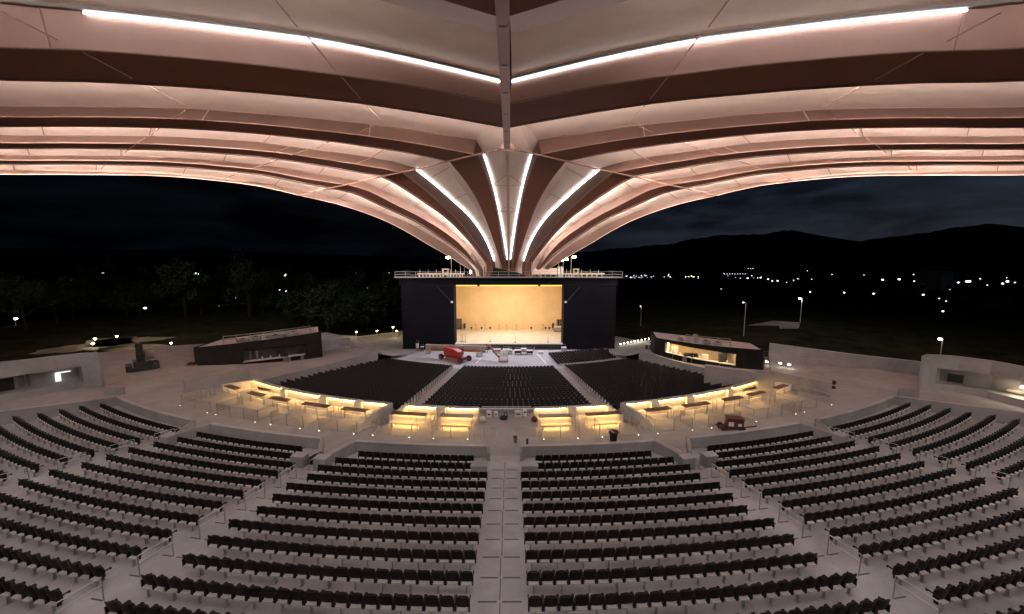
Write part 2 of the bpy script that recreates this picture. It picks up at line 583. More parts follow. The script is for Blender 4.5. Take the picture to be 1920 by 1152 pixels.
for nm, (b, mk) in SP.items():
    (allleg if nm == 'leg' else allseat).add(b, Matrix.Identity(4))
restmb = MB(); restmat = []
for (d, v, near, t) in rank:
    i, s, blk, k, a = t
    p = pol(RR(i), s * a, ZZ(i))
    if id(t) in chosen:
        if not proto_used:
            o = proto; proto_used = True
        else:
            o = proto.copy(); COL.objects.link(o)
            for ch in list(proto.children):
                if ch.name.startswith('leg') and (k % 2 == 0):
                    continue
                c = ch.copy(); COL.objects.link(c); c.parent = o
        o.location = p
        o.rotation_euler = (R_(random.uniform(-0.8, 0.8)), 0, R_(s * a + random.uniform(-0.45, 0.45)))
        ref = 'centre aisle' if blk == 'middle' else 'its inner aisle'
        o['label'] = 'black folding seat, %s from %s, %s row above the concourse, %s %s block' % (ORD[k], ref, ORD[i], SIDE[s], blk)
    elif near:
        mt = Matrix.Translation(p) @ Matrix.Rotation(R_(s * a), 4, 'Z')
        for nm, (b, mk) in SP.items():
            if nm == 'leg' and k % 2 == 0: continue
            n0 = len(restmb.f)
            restmb.add(b, mt)
            restmat += [{'seat': 0, 'pale': 1, 'galv': 2}[mk]] * (len(restmb.f) - n0)
# lower bowl seats: simpler backs seen from far behind, added to the same mass
def low_seat():
    b = MB(); mats = []
    def ad(c, d, rx, m):
        n0 = len(b.f); b.box(c, d, 0, rx); mats.extend([m] * (len(b.f) - n0))
    ad((0, 0.04, 0.66), (0.47, 0.05, 0.44), R_(10), 3)
    ad((0, 0.14, 0.56), (0.44, 0.06, 0.40), 0, 3)
    ad((0.262, 0.10, 0.45), (0.05, 0.30, 0.34), 0, 0)
    ad((0, 0.03, 0.37), (0.10, 0.06, 0.12), 0, 1)
    ad((0, 0.05, 0.16), (0.05, 0.07, 0.32), 0, 2)
    return b, mats
LS, LM = low_seat()
AX0 = 9.05
def add_low(r, deg, z):
    p = pol(r, deg, z)
    mt = Matrix.Translation(p) @ Matrix.Rotation(R_(deg), 4, 'Z')
    n0 = len(restmb.f)
    restmb.add(LS, mt)
    restmat.extend(LM)
for k in range(NLOW):
    r = 66.4 - k
    z = zlow(k)
    xl = 8.7 - 0.062 * k
    n = int(2 * xl / 0.56)
    for q in range(n):
        x = -xl + 0.28 + (2 * xl - 0.56) * q / (n - 1)
        add_low(r, math.degrees(math.asin(x / r)), z)
    for s in (-1, 1):
        x0 = 10.55 - 0.062 * k
        amax = thb(min(r, 66)) - 0.55
        q = 0
        while True:
            x = x0 + 0.28 + 0.56 * q
            q += 1
            a0 = math.degrees(math.asin(min(0.99, x0 / r)))
            a = a0 + math.degrees((0.28 + 0.56 * (q - 1)) / r)
            if a > amax: break
            add_low(r, s * a, z)
            if q == 1:
                eb = MB(); eb.box((-s * 0.31, 0.12, 0.40), (0.05, 0.36, 0.78))
                n0_ = len(restmb.f)
                restmb.add(eb, Matrix.Translation(pol(r, s * a, z)) @ Matrix.Rotation(R_(s * a), 4, 'Z'))
                restmat.extend([1] * (len(restmb.f) - n0_))
# small extra block to the right of the pit
for k in range(7):
    r = 40.4 - 1.05 * k
    for q in range(60):
        x = 8.4 - 0.12 * k + 0.56 * q
        a = math.degrees(math.asin(min(0.99, x / r)))
        p = pol(r, a)
        if x > 19.2 or p.y > 71.5: break
        add_low(r, a, PITZ)
me = bpy.data.meshes.new('distant_seats')
me.from_pydata(restmb.v, [], restmb.f)
M['seatlow'] = mat('lightened seat plastic', (0.024, 0.021, 0.022), 0.6, 0, 0.25, 3, spec=0.25)  # same seat plastic, colour lightened to lift highlights on the lower rows
for mk in ('seat', 'pale', 'galv', 'seatlow'): me.materials.append(M[mk])
me.polygons.foreach_set('material_index', restmat)
me.update()
o = bpy.data.objects.new('distant_seats', me)
COL.objects.link(o)
tag(o, 'remaining rows of small black seats filling the far tiers and the lower bowl', 'seats', None, 'stuff')

# ------------------------------------------------------------------ aisle hand rails
def hand_rail(a_in, r0, r1, z0, z1, label):
    p0, p1 = pol(r0, a_in, z0), pol(r1, a_in, z1)
    e = thing('hand_rail', p0, label, 'handrail', 'hand rails in the radial aisles')
    for p in (p0, p1):
        m_ = MB(); m_.tube([p, p + Vector((0, 0, 0.92))], 0.024); m_.build('post', M['galv'], e)
    for h, nm in ((0.92, 'top_rail'), (0.62, 'mid_rail')):
        m_ = MB(); m_.tube([p0 + Vector((0, 0, h)), p1 + Vector((0, 0, h))], 0.021); m_.build(nm, M['pale'], e)
for s in (-1, 1):
    for ac, nm in ((9.15, 'inner'), (18.85, 'outer')):
        for n_, i in enumerate((2, 4, 6, 8, 10, 12)):
            if ac > 10 and i > 8: continue
            hand_rail(s * ac, RR(i) - 0.75, RR(i + 1) - 0.70, ZZ(i), ZZ(i + 1),
                      'thin steel stair rail, %s up from the concourse in the %s %s aisle' % (ORD[n_ + 1], SIDE[s], nm))

# ------------------------------------------------------------------ parapet walls in front of row one
def arc_wall(name, mk, r0, r1, a0, a1, z0, z1, parent=None, n=14, f=pol):
    mb = MB()
    A = [f(r0, a0 + (a1 - a0) * k / n, z0) for k in range(n + 1)]
    B = [f(r0, a0 + (a1 - a0) * k / n, z1) for k in range(n + 1)]
    C = [f(r1, a0 + (a1 - a0) * k / n, z1) for k in range(n + 1)]
    D = [f(r1, a0 + (a1 - a0) * k / n, z0) for k in range(n + 1)]
    mb.strip(A, B); mb.strip(B, C); mb.strip(C, D); mb.strip(D, A)
    mb.quad(A[0], D[0], C[0], B[0]); mb.quad(A[-1], B[-1], C[-1], D[-1])
    return mb.build(name, M[mk], parent)
for s in (-1, 1):
    for blk, a0, a1 in (('middle', 0.85, 8.15), ('outer', 10.1, 18.0), ('end', 19.55, 29.2)):
        w = thing('parapet_wall', pol(76.5, s * (a0 + a1) / 2, 0), 'low grey concrete wall in front of the %s %s seating block' % (SIDE[s], blk), 'wall', 'low walls along the concourse')
        arc_wall('wall_body', 'wallc', 76.30, 76.52, s * a0, s * a1, -0.2, 0.80, w)
        arc_wall('coping', 'concrete', 76.27, 76.56, s * a0, s * a1, 0.80, 0.86, w)
        for q, aa in ((0, a0), (1, a1)):
            if blk == 'middle' and q == 0:
                ln = 0.5
            else:
                ln = 1.75
            if blk == 'end' and q == 1: continue
            sg = 1 if q == 0 else -1
            e0, e1 = aa, aa - sg * 0.75
            if blk == 'middle' and q == 0: e1 = aa
            p0, p1 = pol(76.53, s * e0, 0), pol(76.53 + ln, s * e1, 0)
            d = (p1 - p0).normalized()
            n = Vector((-d.y, d.x, 0)) * 0.11
            mb = MB()
            mb.prism([p0 - n, p1 - n, p1 + n, p0 + n], -0.1, [0.86, 0.62, 0.62, 0.86])
            mb.build('return_wall', M['wallc'], w)
            # stair rail on the return
            mb = MB()
            mb.tube([p0 + Vector((0, 0, 0.0)), p0 + Vector((0, 0, 1.12)), p1 + Vector((0, 0, 0.98)), p1 + Vector((0, 0, 0.0))], 0.022)
            mb.build('rail', M['galv'], w)
    # end plinths beside the first rows
    for (aa, nm) in ((1.06, 'beside the middle aisle'), (8.8, 'at the outer end of the middle block'), (10.0, 'at the inner end of the outer block'), (18.55, 'at the outer end of the outer block')):
        p = pol(RR(2) - 0.10, s * aa + (0.10 if aa < 2 else 0) * s, 0)
        pe = thing('concrete_plinth', (p.x, p.y, ZZ(2)), 'square concrete plinth %s, %s side' % (nm, SIDE[s]), 'plinth', 'concrete plinths by the second row')
        mb = MB(); mb.box((p.x, p.y, ZZ(2) + 0.36), (1.02 if aa < 2 else 0.85, 0.62, 0.72), R_(s * aa))
        mb.build('plinth_body', M['wallc'], pe)
        mb = MB(); mb.box((p.x, p.y, ZZ(2) + 0.755), (1.08 if aa < 2 else 0.9, 0.68, 0.07), R_(s * aa))
        mb.build('cap', M['concrete'], pe)

# ------------------------------------------------------------------ lit boxes above the lower bowl
FZ0, FZ1 = -0.13, -0.72
ZT = 0.10
for s in (-1, 1):
    for grp, a0, a1 in (('centre', 2.15, 8.3), ('side', 9.5, 26.3)):
        mb = MB()
        n = 30
        def L(r, z): return [polb(r, s * (a0 + (a1 - a0) * k / n), z) for k in range(n + 1)]
        R0 = [pol(73.46, s * (a0 + (a1 - a0) * k / n), FZ0) for k in range(n + 1)]
        seq = [R0, L(71.9, FZ0), L(71.15, FZ0), L(71.15, FZ1), L(67.7, FZ1)]
        for A, B in zip(seq[:-1], seq[1:]): mb.strip(A, B)
        tag(mb.build('box_floor', M['plaza']), kind='structure')
    # gap floors (stair runs) between the groups
    for a0, a1 in ((-0.01, 2.15), (8.3, 9.5)):
        mb = MB()
        prev = [pol(73.46, s * a0, FZ0), pol(73.46, s * a1, FZ0)]
        steps = 6 if a0 > 1 else 1
        for q in range(1, steps + 1):
            r = 73.46 - (5.76 if a0 > 1 else 5.2) * q / steps
            zz = FZ0 + (-1.17) * (q - 1) / 5 if a0 > 1 else FZ0
            cur = [pol(r, s * a0, zz), pol(r, s * a1, zz)]
            mb.strip([Vector((p.x, p.y, zz)) for p in prev], cur)
            if a0 > 1 and q < steps:
                nz = FZ0 - 1.17 * q / 5
                mb.strip(cur, [Vector((p.x, p.y, nz)) for p in cur])
            prev = cur
        tag(mb.build('stair_run', M['plaza']), kind='structure')
    # front walls with LED coves
    for grp, secs, a0, a1 in (('centre', ((2.25, 4.75), (5.65, 8.05)), 2.15, 8.15),
                              ('side', ((9.75, 12.0), (12.9, 15.6), (16.6, 20.7), (21.6, 26.2)), 9.55, 26.4)):
        w = thing('box_front_wall', polb(67.8, s * (a0 + a1) / 2, FZ1), '%s low wall with glowing amber strip between the %s boxes and the lower seats' % (SIDE[s], grp), 'wall', 'glowing front walls of the boxes')
        arc_wall('wall_body', 'offw', 67.55, 67.82, s * a0, s * a1, -1.5, ZT, w, 30, polb)
        for (b0, b1) in secs:
            arc_wall('cap', 'wallc', 67.5, 68.02, s * b0, s * b1, ZT, ZT + 0.06, w, 10, polb)
            arc_wall('led_strip', 'lewarm', 67.84, 67.92, s * (b0 + 0.05), s * (b1 - 0.05), ZT - 0.055, ZT - 0.012, w, 10, polb)
        for (b0, b1) in zip([x[1] for x in secs[:-1]], [x[0] for x in secs[1:]]):
            arc_wall('pier', 'offw', 67.5, 68.15, s * (b0 + 0.1), s * (b1 - 0.1), FZ1, ZT + 0.02, w, 3, polb)
        # side wall(s)
        for aa in ((a1,) if grp == 'centre' else (a0, a1)):
            p0, p1, p2 = polb(67.6, s * aa, 0), polb(71.2, s * aa, 0), pol(73.3, s * aa, 0)
            d = (p1 - p0).normalized(); n = Vector((-d.y, d.x, 0)) * 0.13
            mb = MB()
            mb.prism([p0 - n, p1 - n, p1 + n, p0 + n], -1.4, [ZT + 0.05, 0.55, 0.55, ZT + 0.05])
            mb.prism([p1 - n, p2 - n, p2 + n, p1 + n], -1.4, [0.55, 0.40, 0.40, 0.55]) if grp == 'side' and aa == a0 else None
            mb.build('side_wall', M['offw'], w)
    # counters
    cnts = [(2.2, 4.45, 1), (5.45, 7.95, 1), (9.85, 11.8, 0), (13.0, 15.3, 0), (16.8, 18.7, 0), (19.6, 21.5, 0), (23.2, 25.0, 0)]
    for ci, (c0, c1, panel) in enumerate(cnts):
        am = s * (c0 + c1) / 2
        e = thing('bar_counter', polb(71.5, am, FZ0), 'dark topped standing counter lit amber from below, %s %s of the middle gap' % (ORD[ci + 1], SIDE[s]), 'counter', 'standing counters in the boxes')
        rc = 71.35
        arc_wall('counter_top', 'counter', rc - 0.30, rc + 0.30, s * c0, s * c1, 0.80, 0.87, e, 5, polb)
        arc_wall('led_strip', 'lewarm2', rc + 0.02, rc + 0.09, s * (c0 + 0.1), s * (c1 - 0.1), 0.765, 0.795, e, 5, polb)
        if panel:
            arc_wall('front_panel', 'offw', rc - 0.12, rc - 0.03, s * c0, s * c1, FZ1, 0.79, e, 5, polb)
            arc_wall('bench', 'bench', rc + 0.30, rc + 0.72, s * (c0 + 0.1), s * (c1 - 0.1), 0.18, 0.24, e, 5, polb)
            arc_wall('led_strip', 'lewarm2', rc + 0.45, rc + 0.52, s * (c0 + 0.15), s * (c1 - 0.15), 0.14, 0.165, e, 5, polb)
            for t in (0.12, 0.88):
                p = polb(rc + 0.5, s * (c0 + (c1 - c0) * t), 0)
                mb = MB(); mb.box((p.x, p.y, 0.02), (0.06, 0.35, 0.29), R_(am)); mb.build('leg', M['offw'], e)
        else:
            for t in (0.06, 0.94):
                p = polb(rc, s * (c0 + (c1 - c0) * t), 0)
                mb = MB(); mb.box((p.x, p.y, 0.33), (0.05, 0.06, 0.93), R_(am)); mb.build('leg', M['steel'], e)
            arc_wall('front_panel', 'offw', rc - 0.16, rc - 0.10, s * c0, s * c1, FZ1, 0.30, e, 5, polb)
    # glass guard rails at the concourse edge
    rails = [(2.2, 4.55, 73.4, 2), (5.85, 8.45, 73.4, 2), (9.5, 12.2, 73.4, 2), (13.4, 16.0, 73.4, 2), (17.1, 21.2, 73.4, 3), (21.9, 25.6, 73.4, 2)]
    for ri, (b0, b1, r, nb) in enumerate(rails):
        e = thing('guard_rail', pol(r, s * (b0 + b1) / 2, FZ0), 'glass guard rail with steel posts beside the concourse, %s %s of the middle gap' % (ORD[ri + 1], SIDE[s]), 'railing', 'glass rails along the boxes')
        H = 1.02
        path = [polb(72.25, s * b0, FZ0)] + [pol(r, s * (b0 + (b1 - b0) * k / 6), FZ0) for k in range(7)] + [polb(72.25, s * b1, FZ0)]
        mb = MB(); mb.tube([p + Vector((0, 0, H)) for p in path], 0.024); mb.build('top_rail', M['steel'], e)
        posts = [path[0], path[1], path[7], path[8]] + [pol(r, s * (b0 + (b1 - b0) * k / nb), FZ0) for k in range(1, nb)]
        for p in posts:
            mb = MB(); mb.box((p.x, p.y, FZ0 + H / 2), (0.05, 0.05, H), R_(s * b0)); mb.build('post', M['steel'], e)
        mb = MB(); mb.strip([p + Vector((0, 0, 0.08)) for p in path], [p + Vector((0, 0, H - 0.08)) for p in path])
        mb.build('glass_pane', M['glass'], e)
        mb = MB(); mb.tube([p + Vector((0, 0, 0.06)) for p in path], 0.016, 4); mb.build('bottom_rail', M['steel'], e)
        for b in (b0 + 0.12, b1 - 0.12):
            p = pol(r + 0.22, s * b, FZ0)
            mk = thing('marker_light', p, 'tiny white floor light at the %s post of the %s %s guard rail' % ('inner' if b < (b0 + b1) / 2 else 'outer', ORD[ri + 1], SIDE[s]), 'floor light', 'floor lights along the guard rails')
            mb = MB(); mb.lathe(p, [(0.085, 0.0), (0.085, 0.03)], 10); mb.build('bezel', M['steel'], mk)
            mb = MB(); mb.lathe(p, [(0.032, 0.031), (0.03, 0.045), (0.015, 0.055)], 10); mb.build('lens', M['dot'], mk)
    # dividing rails between the boxes (inside)
    for ri, dg in enumerate((5.0, 12.6, 16.2, 21.55)):
        e = thing('divider_rail', polb(70.5, s * dg, FZ1), 'slim steel rail dividing the lit boxes, %s %s of the middle gap' % (ORD[ri + 1], SIDE[s]), 'railing', 'dividing rails inside the boxes')
        for off in (-0.22, 0.22):
            p0, p1 = polb(71.0, s * dg + off, FZ0), polb(69.0, s * dg + off, FZ1)
            mb = MB()
            mb.tube([p0, p0 + Vector((0, 0, 0.95)), p1 + Vector((0, 0, 0.95)), p1], 0.024)
            mb.build('rail', M['steel'], e)
            pm = (p0 + p1) / 2
            mb = MB(); mb.tube([Vector((pm.x, pm.y, -0.7)), Vector((pm.x, pm.y, 0.52))], 0.02); mb.build('post', M['steel'], e)

# centre front wall with service boxes
w = thing('front_wall', (0, CY - 68.2, FZ0), 'short grey wall with a pale top rail closing the middle gap', 'wall')
mb = MB(); mb.box((0, CY - 68.2, -0.35), (5.0, 0.25, 1.05)); mb.build('wall_body', M['wallc'], w)
mb = MB(); mb.box((0, CY - 68.15, 0.24), (5.1, 0.10, 0.05)); mb.box((0, CY - 68.15, 0.40), (4.6, 0.06, 0.04)); mb.build('top_rail', M['white'], w)
for q in range(5):
    mb = MB(); mb.box((-2.2 + 1.1 * q, CY - 68.15, 0.30), (0.05, 0.05, 0.22)); mb.build('post', M['steel'], w)
def crate(px, py, z, size, label, cat, mk='white', mk2='black', name='equipment_box', rz=0.0):
    p = at_z(px, py, z)
    e = thing(name, p, label, cat, None)
    mb = MB(); mb.box((p.x, p.y, p.z + size[2] * 0.5), size, rz); mb.build('body', M[mk], e, bevel=min(size) * 0.12)
    mb = MB(); mb.box((p.x, p.y, p.z + size[2] * 1.0 + 0.015), (size[0] * 1.04, size[1] * 1.04, 0.05), rz); mb.build('lid', M[mk], e)
    mb = MB(); mb.box((p.x - math.sin(-rz) * 0 , p.y - size[1] * 0.5 - 0.012, p.z + size[2] * 0.62), (size[0] * 0.55, 0.02, size[2] * 0.22), rz); mb.build('latch', M[mk2], e)
    return e
crate(917, 783, FZ0, (0.42, 0.3, 0.55), 'white utility box left of the coiled hose by the front wall', 'box')
crate(930, 781, FZ0, (0.30, 0.25, 0.40), 'small white box between the utility box and the coiled hose', 'box')
crate(972, 782, FZ0, (0.62, 0.3, 0.52), 'grey cabinet against the short middle wall', 'cabinet', 'pale')
crate(984, 780, FZ0, (0.36, 0.3, 0.62), 'tall white box right of the grey cabinet', 'box')
for (px, py, lab) in ((906, 790, 'pale bag slumped beside the left counter end'), (1002, 790, 'dark bag slumped beside the right counter end')):
    p = at_z(px, py, FZ0)
    mb = MB(); mb.lathe(p, [(0.24, 0), (0.30, 0.12), (0.24, 0.32), (0.10, 0.44), (0.03, 0.48)], 9)
    tag(mb.build('bag', M['pale'] if px < 950 else M['maroon'], smooth=True), lab, 'bag')
p = at_z(944, 786, FZ0)
e = thing('coiled_hose', p, 'black coiled hose lying by the short middle wall', 'hose')
for q in range(3):
    mb = MB(); mb.tube([p + Vector((0.32 * math.cos(t * 0.45) + 0.02 * q, 0.26 * math.sin(t * 0.45), 0.05 + 0.07 * q)) for t in range(15)], 0.04)
    mb.build('loop', M['rubber'], e, smooth=True)
mb = MB(); mb.tube([p + Vector((0.0, 0.2, 0.05)), p + Vector((0.1, 0.42, 0.4)), p + Vector((0.25, 0.45, 0.5)), p + Vector((0.35, 0.40, 0.1))], 0.04)
mb.build('hose_end', M['rubber'], e, smooth=True)
# short side rails at the middle gap
for s in (-1, 1):
    a, b = at_z(1006 if s > 0 else 886, 822, FZ0), at_z(965 if s > 0 else 930, 821, FZ0)
    e = thing('gate_rail', a, 'low glass gate at the %s of the middle gap' % SIDE[s], 'railing', 'gates at the middle gap')
    for p in (a, b, a.lerp(b, 0.5)):
        mb = MB(); mb.tube([p, p + Vector((0, 0, 0.95))], 0.014); mb.build('post', M['pale'], e)
    mb = MB(); mb.tube([a + Vector((0, 0, 0.95)), b + Vector((0, 0, 0.95))], 0.012); mb.build('top_rail', M['pale'], e)
    mb = MB(); mb.quad(a + Vector((0, 0, .1)), b + Vector((0, 0, .1)), b + Vector((0, 0, .9)), a + Vector((0, 0, .9))); mb.build('glass_pane', M['glass'], e)

# things on the concourse
p = at_z(1150, 827, FZ0)
e = thing('bin', p, 'large black tub with a pale stick leaning in it', 'bin')
mb = MB(); mb.lathe(p, [(0.25, 0), (0.33, 0.72), (0.36, 0.74), (0.36, 0.80), (0.32, 0.80), (0.28, 0.45)], 18); mb.build('tub', M['rubber'], e, smooth=True)
mb = MB()
for sg in (-1, 1): mb.box((p.x + sg * 0.37, p.y, p.z + 0.70), (0.06, 0.16, 0.06))
mb.build('handle', M['rubber'], e)
p_ = p
mb = MB(); mb.tube([p_ + Vector((0.12, -0.1, 0.62)), p_ + Vector((-0.5, 0.18, 1.0))], 0.03)
tag(mb.build('stick', M['offw']), 'pale stick leaning in the black tub', 'stick')
p = at_z(966, 829, FZ0)
e = thing('bucket', p, 'small steel bucket standing at the top of the middle aisle', 'bucket')
mb = MB(); mb.lathe(p, [(0.13, 0), (0.16, 0.36), (0.18, 0.38), (0.16, 0.40)], 14); mb.build('body', M['galv'], e, smooth=True)
mb = MB(); mb.lathe(p, [(0.17, 0.40), (0.17, 0.45), (0.05, 0.47)], 14); mb.build('lid', M['rubber'], e)
p = at_z(988.5, 835, FZ0)
e = thing('bollard', p, 'small black bollard behind the right parapet wall', 'bollard')
mb = MB(); mb.lathe(p, [(0.085, 0), (0.085, 0.5), (0.05, 0.53)], 12); mb.build('post', M['black'], e)
mb = MB(); mb.lathe(p, [(0.13, 0.0), (0.13, 0.03)], 12); mb.build('base', M['black'], e)
# red generator cart
p = at_z(1374, 806, FZ0)
e = thing('generator_cart', p, 'dull red portable generator on a wheeled cart', 'generator')
rz = R_(-12)
def loc(px, x, y, z): return Vector((px.x + x * math.cos(rz) - y * math.sin(rz), px.y + x * math.sin(rz) + y * math.cos(rz), px.z + z))
c = loc(p, 0.1, 0.1, 0.62); mb = MB(); mb.box(c, (1.25, 0.8, 0.72), rz); mb.build('housing', M['maroon'], e, bevel=0.06)
c = loc(p, 0.1, 0.1, 1.0); mb = MB(); mb.box(c, (1.3, 0.84, 0.08), rz); mb.build('hood', M['maroon'], e, bevel=0.02)
c = loc(p, -0.25, -0.31, 0.58); mb = MB(); mb.box(c, (0.38, 0.03, 0.34), rz); mb.build('panel', M['pale'], e)
c = loc(p, 0.40, -0.31, 0.55); mb = MB(); mb.box(c, (0.26, 0.03, 0.2), rz); mb.build('vent', M['pale'], e)
c = loc(p, -0.1, 0.05, 0.22); mb = MB(); mb.box(c, (2.0, 0.62, 0.1), rz); mb.build('frame', M['maroon'], e)
for x in (-0.85, 0.55):
    for y in (-0.32, 0.42):
        c = loc(p, x, y, 0.22); mb = MB(); mb.cylx(c, 0.22, 0.16, (math.sin(-rz), math.cos(rz), 0)); mb.build('wheel', M['maroon' if x < 0 else 'rubber'], e)
mb = MB(); mb.tube([loc(p, 0.8, 0.05, 0.25), loc(p, 1.55, 0.0, 0.42), loc(p, 1.75, 0.0, 0.5)], 0.05); mb.build('tow_bar', M['maroon'], e)
mb = MB(); mb.tube([loc(p, -0.75, -0.2, 0.4), loc(p, -1.0, -0.1, 0.55), loc(p, -1.25, 0.0, 0.35), loc(p, -1.1, -0.2, 0.08)], 0.055); mb.build('cable', M['rubber'], e, smooth=True)
# dark bundle by the left middle block
p = at_z(594, 868, 0.1)
mb = MB()
for q in range(5):
    mb.lathe(p + Vector((random.uniform(-.25, .25), random.uniform(-.15, .15), random.uniform(0, .15))), [(0.2, 0), (0.27, 0.2), (0.22, 0.42), (0.08, 0.55)], 9)
tag(mb.build('tarp_bundle', M['rubber'], smooth=True), 'dark tarp bundle beside the plinth of the left middle block', 'tarp')

# ------------------------------------------------------------------ stage house
SY, SBY = 74.0, 90.5
DZ = -2.58
HZ, TZ = 9.27, 10.85
OX, TX = 10.95, 21.4
st = thing('stage_house', (0, SY, PITZ), 'black stage house with a wide amber lit opening', 'stage')
for s in (-1, 1):
    mb = MB(); mb.box((s * (OX + TX) / 2, SY + 1.6, (PITZ + HZ) / 2 - 0.3), (TX - OX, 3.2, HZ - PITZ + 0.6)); mb.build('tower_wall', M['clad'], st)
    mb = MB(); mb.box((s * (TX - 0.3), (SY + SBY) / 2 + 2, (PITZ + HZ) / 2), (0.6, SBY - SY + 1, HZ - PITZ)); mb.build('side_wall', M['clad'], st)
    mb = MB(); mb.box((s * (OX + 4.7), (SY + SBY) / 2 + 1.6, (DZ + HZ) / 2), (0.4, SBY - SY - 3.3, HZ - DZ)); mb.build('wing_wall', M['warmwall'], st)
    # struts under the roof
    mb = MB(); mb.tube([(s * 14.2, SY - 0.08, HZ - 0.2), (s * 11.6, SY - 0.08, HZ - 3.2)], 0.09); mb.build('strut', M['rubber'], st)
    mb = MB(); mb.box((s * 11.3, SY - 0.3, HZ - 3.3), (0.35, 0.5, 0.35)); mb.build('floodlight_housing', M['pale'], st)
mb = MB(); mb.box((0, SY + 0.8, (HZ + TZ) / 2), (2 * TX + 0.6, 1.6, TZ - HZ - 0.1)); mb.build('header', M['clad'], st)
mb = MB(); mb.box((0, (SY + SBY) / 2 + 0.5, TZ - 0.13), (2 * TX + 2.4, SBY - SY + 2.4, 0.26)); mb.build('roof', M['brown'], st)
mb = MB(); mb.box((0, SBY + 0.2, (DZ + HZ) / 2 + 0.5), (2 * OX + 9.0, 0.4, HZ - DZ + 1.4)); mb.build('back_wall', M['warmwall'], st)
mb = MB(); mb.box((0, SY + 1.6, (PITZ + DZ) / 2), (2 * OX - 0.1, 3.2, DZ - PITZ)); mb.box((0, (SY + SBY) / 2 + 1.6, (PITZ + DZ) / 2), (2 * OX + 9.0, SBY - SY - 3.2, DZ - PITZ)); mb.build('stage_deck', M['deck'], st)
mb = MB(); mb.box((0, SY - 0.06, (PITZ + DZ) / 2 - 0.06), (2 * OX, 0.1, DZ - PITZ - 0.1)); mb.build('deck_skirt', M['black'], st)
mb = MB(); mb.box((0, SY - 0.04, DZ + 0.01), (2 * OX, 0.12, 0.05)); mb.build('deck_edge', M['offw'], st)
# amber light bar along the head of the back wall
mb = MB(); mb.box((0, SBY - 0.15, 8.27), (2 * OX + 6, 0.12, 0.10)); mb.build('light_bar', M['lestage'], st)
for (px, w_, h_, mk) in ((861, 1.35, 2.6, 'brown'), (1050, 1.7, 2.4, 'brown')):
    pp = at_y(px, 618, SBY - 0.03)
    mb = MB(); mb.box((pp.x, SBY - 0.02, DZ + h_ / 2 + 0.1), (w_, 0.12, h_)); dd = mb.build('door', M[mk], st)
    for q in range(4):
        mb = MB(); mb.box((pp.x - w_ / 2 + w_ * (q + 0.5) / 4, SBY - 0.10, DZ + h_ / 2 + 0.1), (0.06, 0.05, h_ * 0.9)); mb.build('mullion', M['pale'], dd)
# header lamps
for s in (-1, 1):
    mb = MB(); mb.box((s * 6.0, SY - 0.25, HZ - 0.05), (0.5, 0.4, 0.25)); mb.build('header_fixture', M['black'], st)
# roof railing
rl = thing('roof_railing', (0, SY - 0.6, TZ), 'long grey railing along the front edge of the stage roof', 'railing')
for x in [(-22.3 + 44.6 * q / 22) for q in range(23)]:
    mb = MB(); mb.box((x, SY - 0.55, TZ + 0.55), (0.07, 0.07, 1.1)); mb.build('post', M['galv'], rl)
for h in (0.55, 1.1):
    mb = MB(); mb.box((0, SY - 0.55, TZ + h), (44.6, 0.06, 0.06)); mb.build('rail', M['galv'], rl)
for s in (-1, 1):
    mb = MB()
    for h in (0.55, 1.1): mb.box((s * 22.3, SY + 5, TZ + h), (0.06, 11, 0.06))
    mb.build('side_rail', M['galv'], rl)
mb = MB(); mb.box((0, SY - 0.56, TZ + 0.06), (44.8, 0.08, 0.12)); mb.build('toe_board', M['pale'], rl)
# lamps on masts
for (px, py, lab) in ((840, 483, 'tallest mast lamp on the left of the stage roof'), (857, 487, 'middle mast lamp on the left of the stage roof'), (864.5, 489, 'mast lamp nearest the canopy on the left stage roof'),
                      (1053.5, 487.5, 'mast lamp nearest the canopy on the right stage roof'), (1062, 486, 'middle mast lamp on the right of the stage roof'), (1077, 482, 'tallest mast lamp on the right of the stage roof')):
    p = at_y(px, py, 77.5)
    e = thing('mast_lamp', (p.x, p.y, TZ), lab, 'lamp', 'lamps on the stage roof')
    q = p.x + (0.65 if px < 950 else -0.65)
    mb = MB(); mb.tube([(q, p.y, TZ), (q, p.y, p.z - 0.1), (p.x, p.y, p.z + 0.05)], 0.06); mb.build('mast', M['steel'], e)
    mb = MB(); mb.lathe((p.x, p.y, p.z - 0.25), [(0.2, 0), (0.38, 0.15), (0.40, 0.35), (0.25, 0.42)], 12); mb.build('lamp_head', M['lamp'], e)
def portal(px0, px1, yb, yt, Y, label):
    a, b = at_y(px0, yb, Y), at_y(px1, yt, Y)
    e = thing('portal_frame', ((a.x + b.x) / 2, Y, TZ), label, 'frame', 'pale frames on the stage roof')
    h = b.z - TZ
    for x in (a.x, b.x):
        mb = MB(); mb.box((x, Y, TZ + h / 2), (0.22, 0.5, h)); mb.build('post', M['bench'], e)
    mb = MB(); mb.box(((a.x + b.x) / 2, Y, TZ + h), (b.x - a.x + 0.4, 0.5, 0.22)); mb.build('beam', M['bench'], e)
    mb = MB(); mb.box(((a.x + b.x) / 2, Y, TZ + h * 0.4), (b.x - a.x, 0.3, 0.5)); mb.build('motor', M['pale'], e)
portal(831, 840, 520, 505, 75.6, 'pale square frame left of the canopy base on the stage roof')
portal(1076, 1084, 520, 505, 75.6, 'pale square frame right of the canopy base on the stage roof')
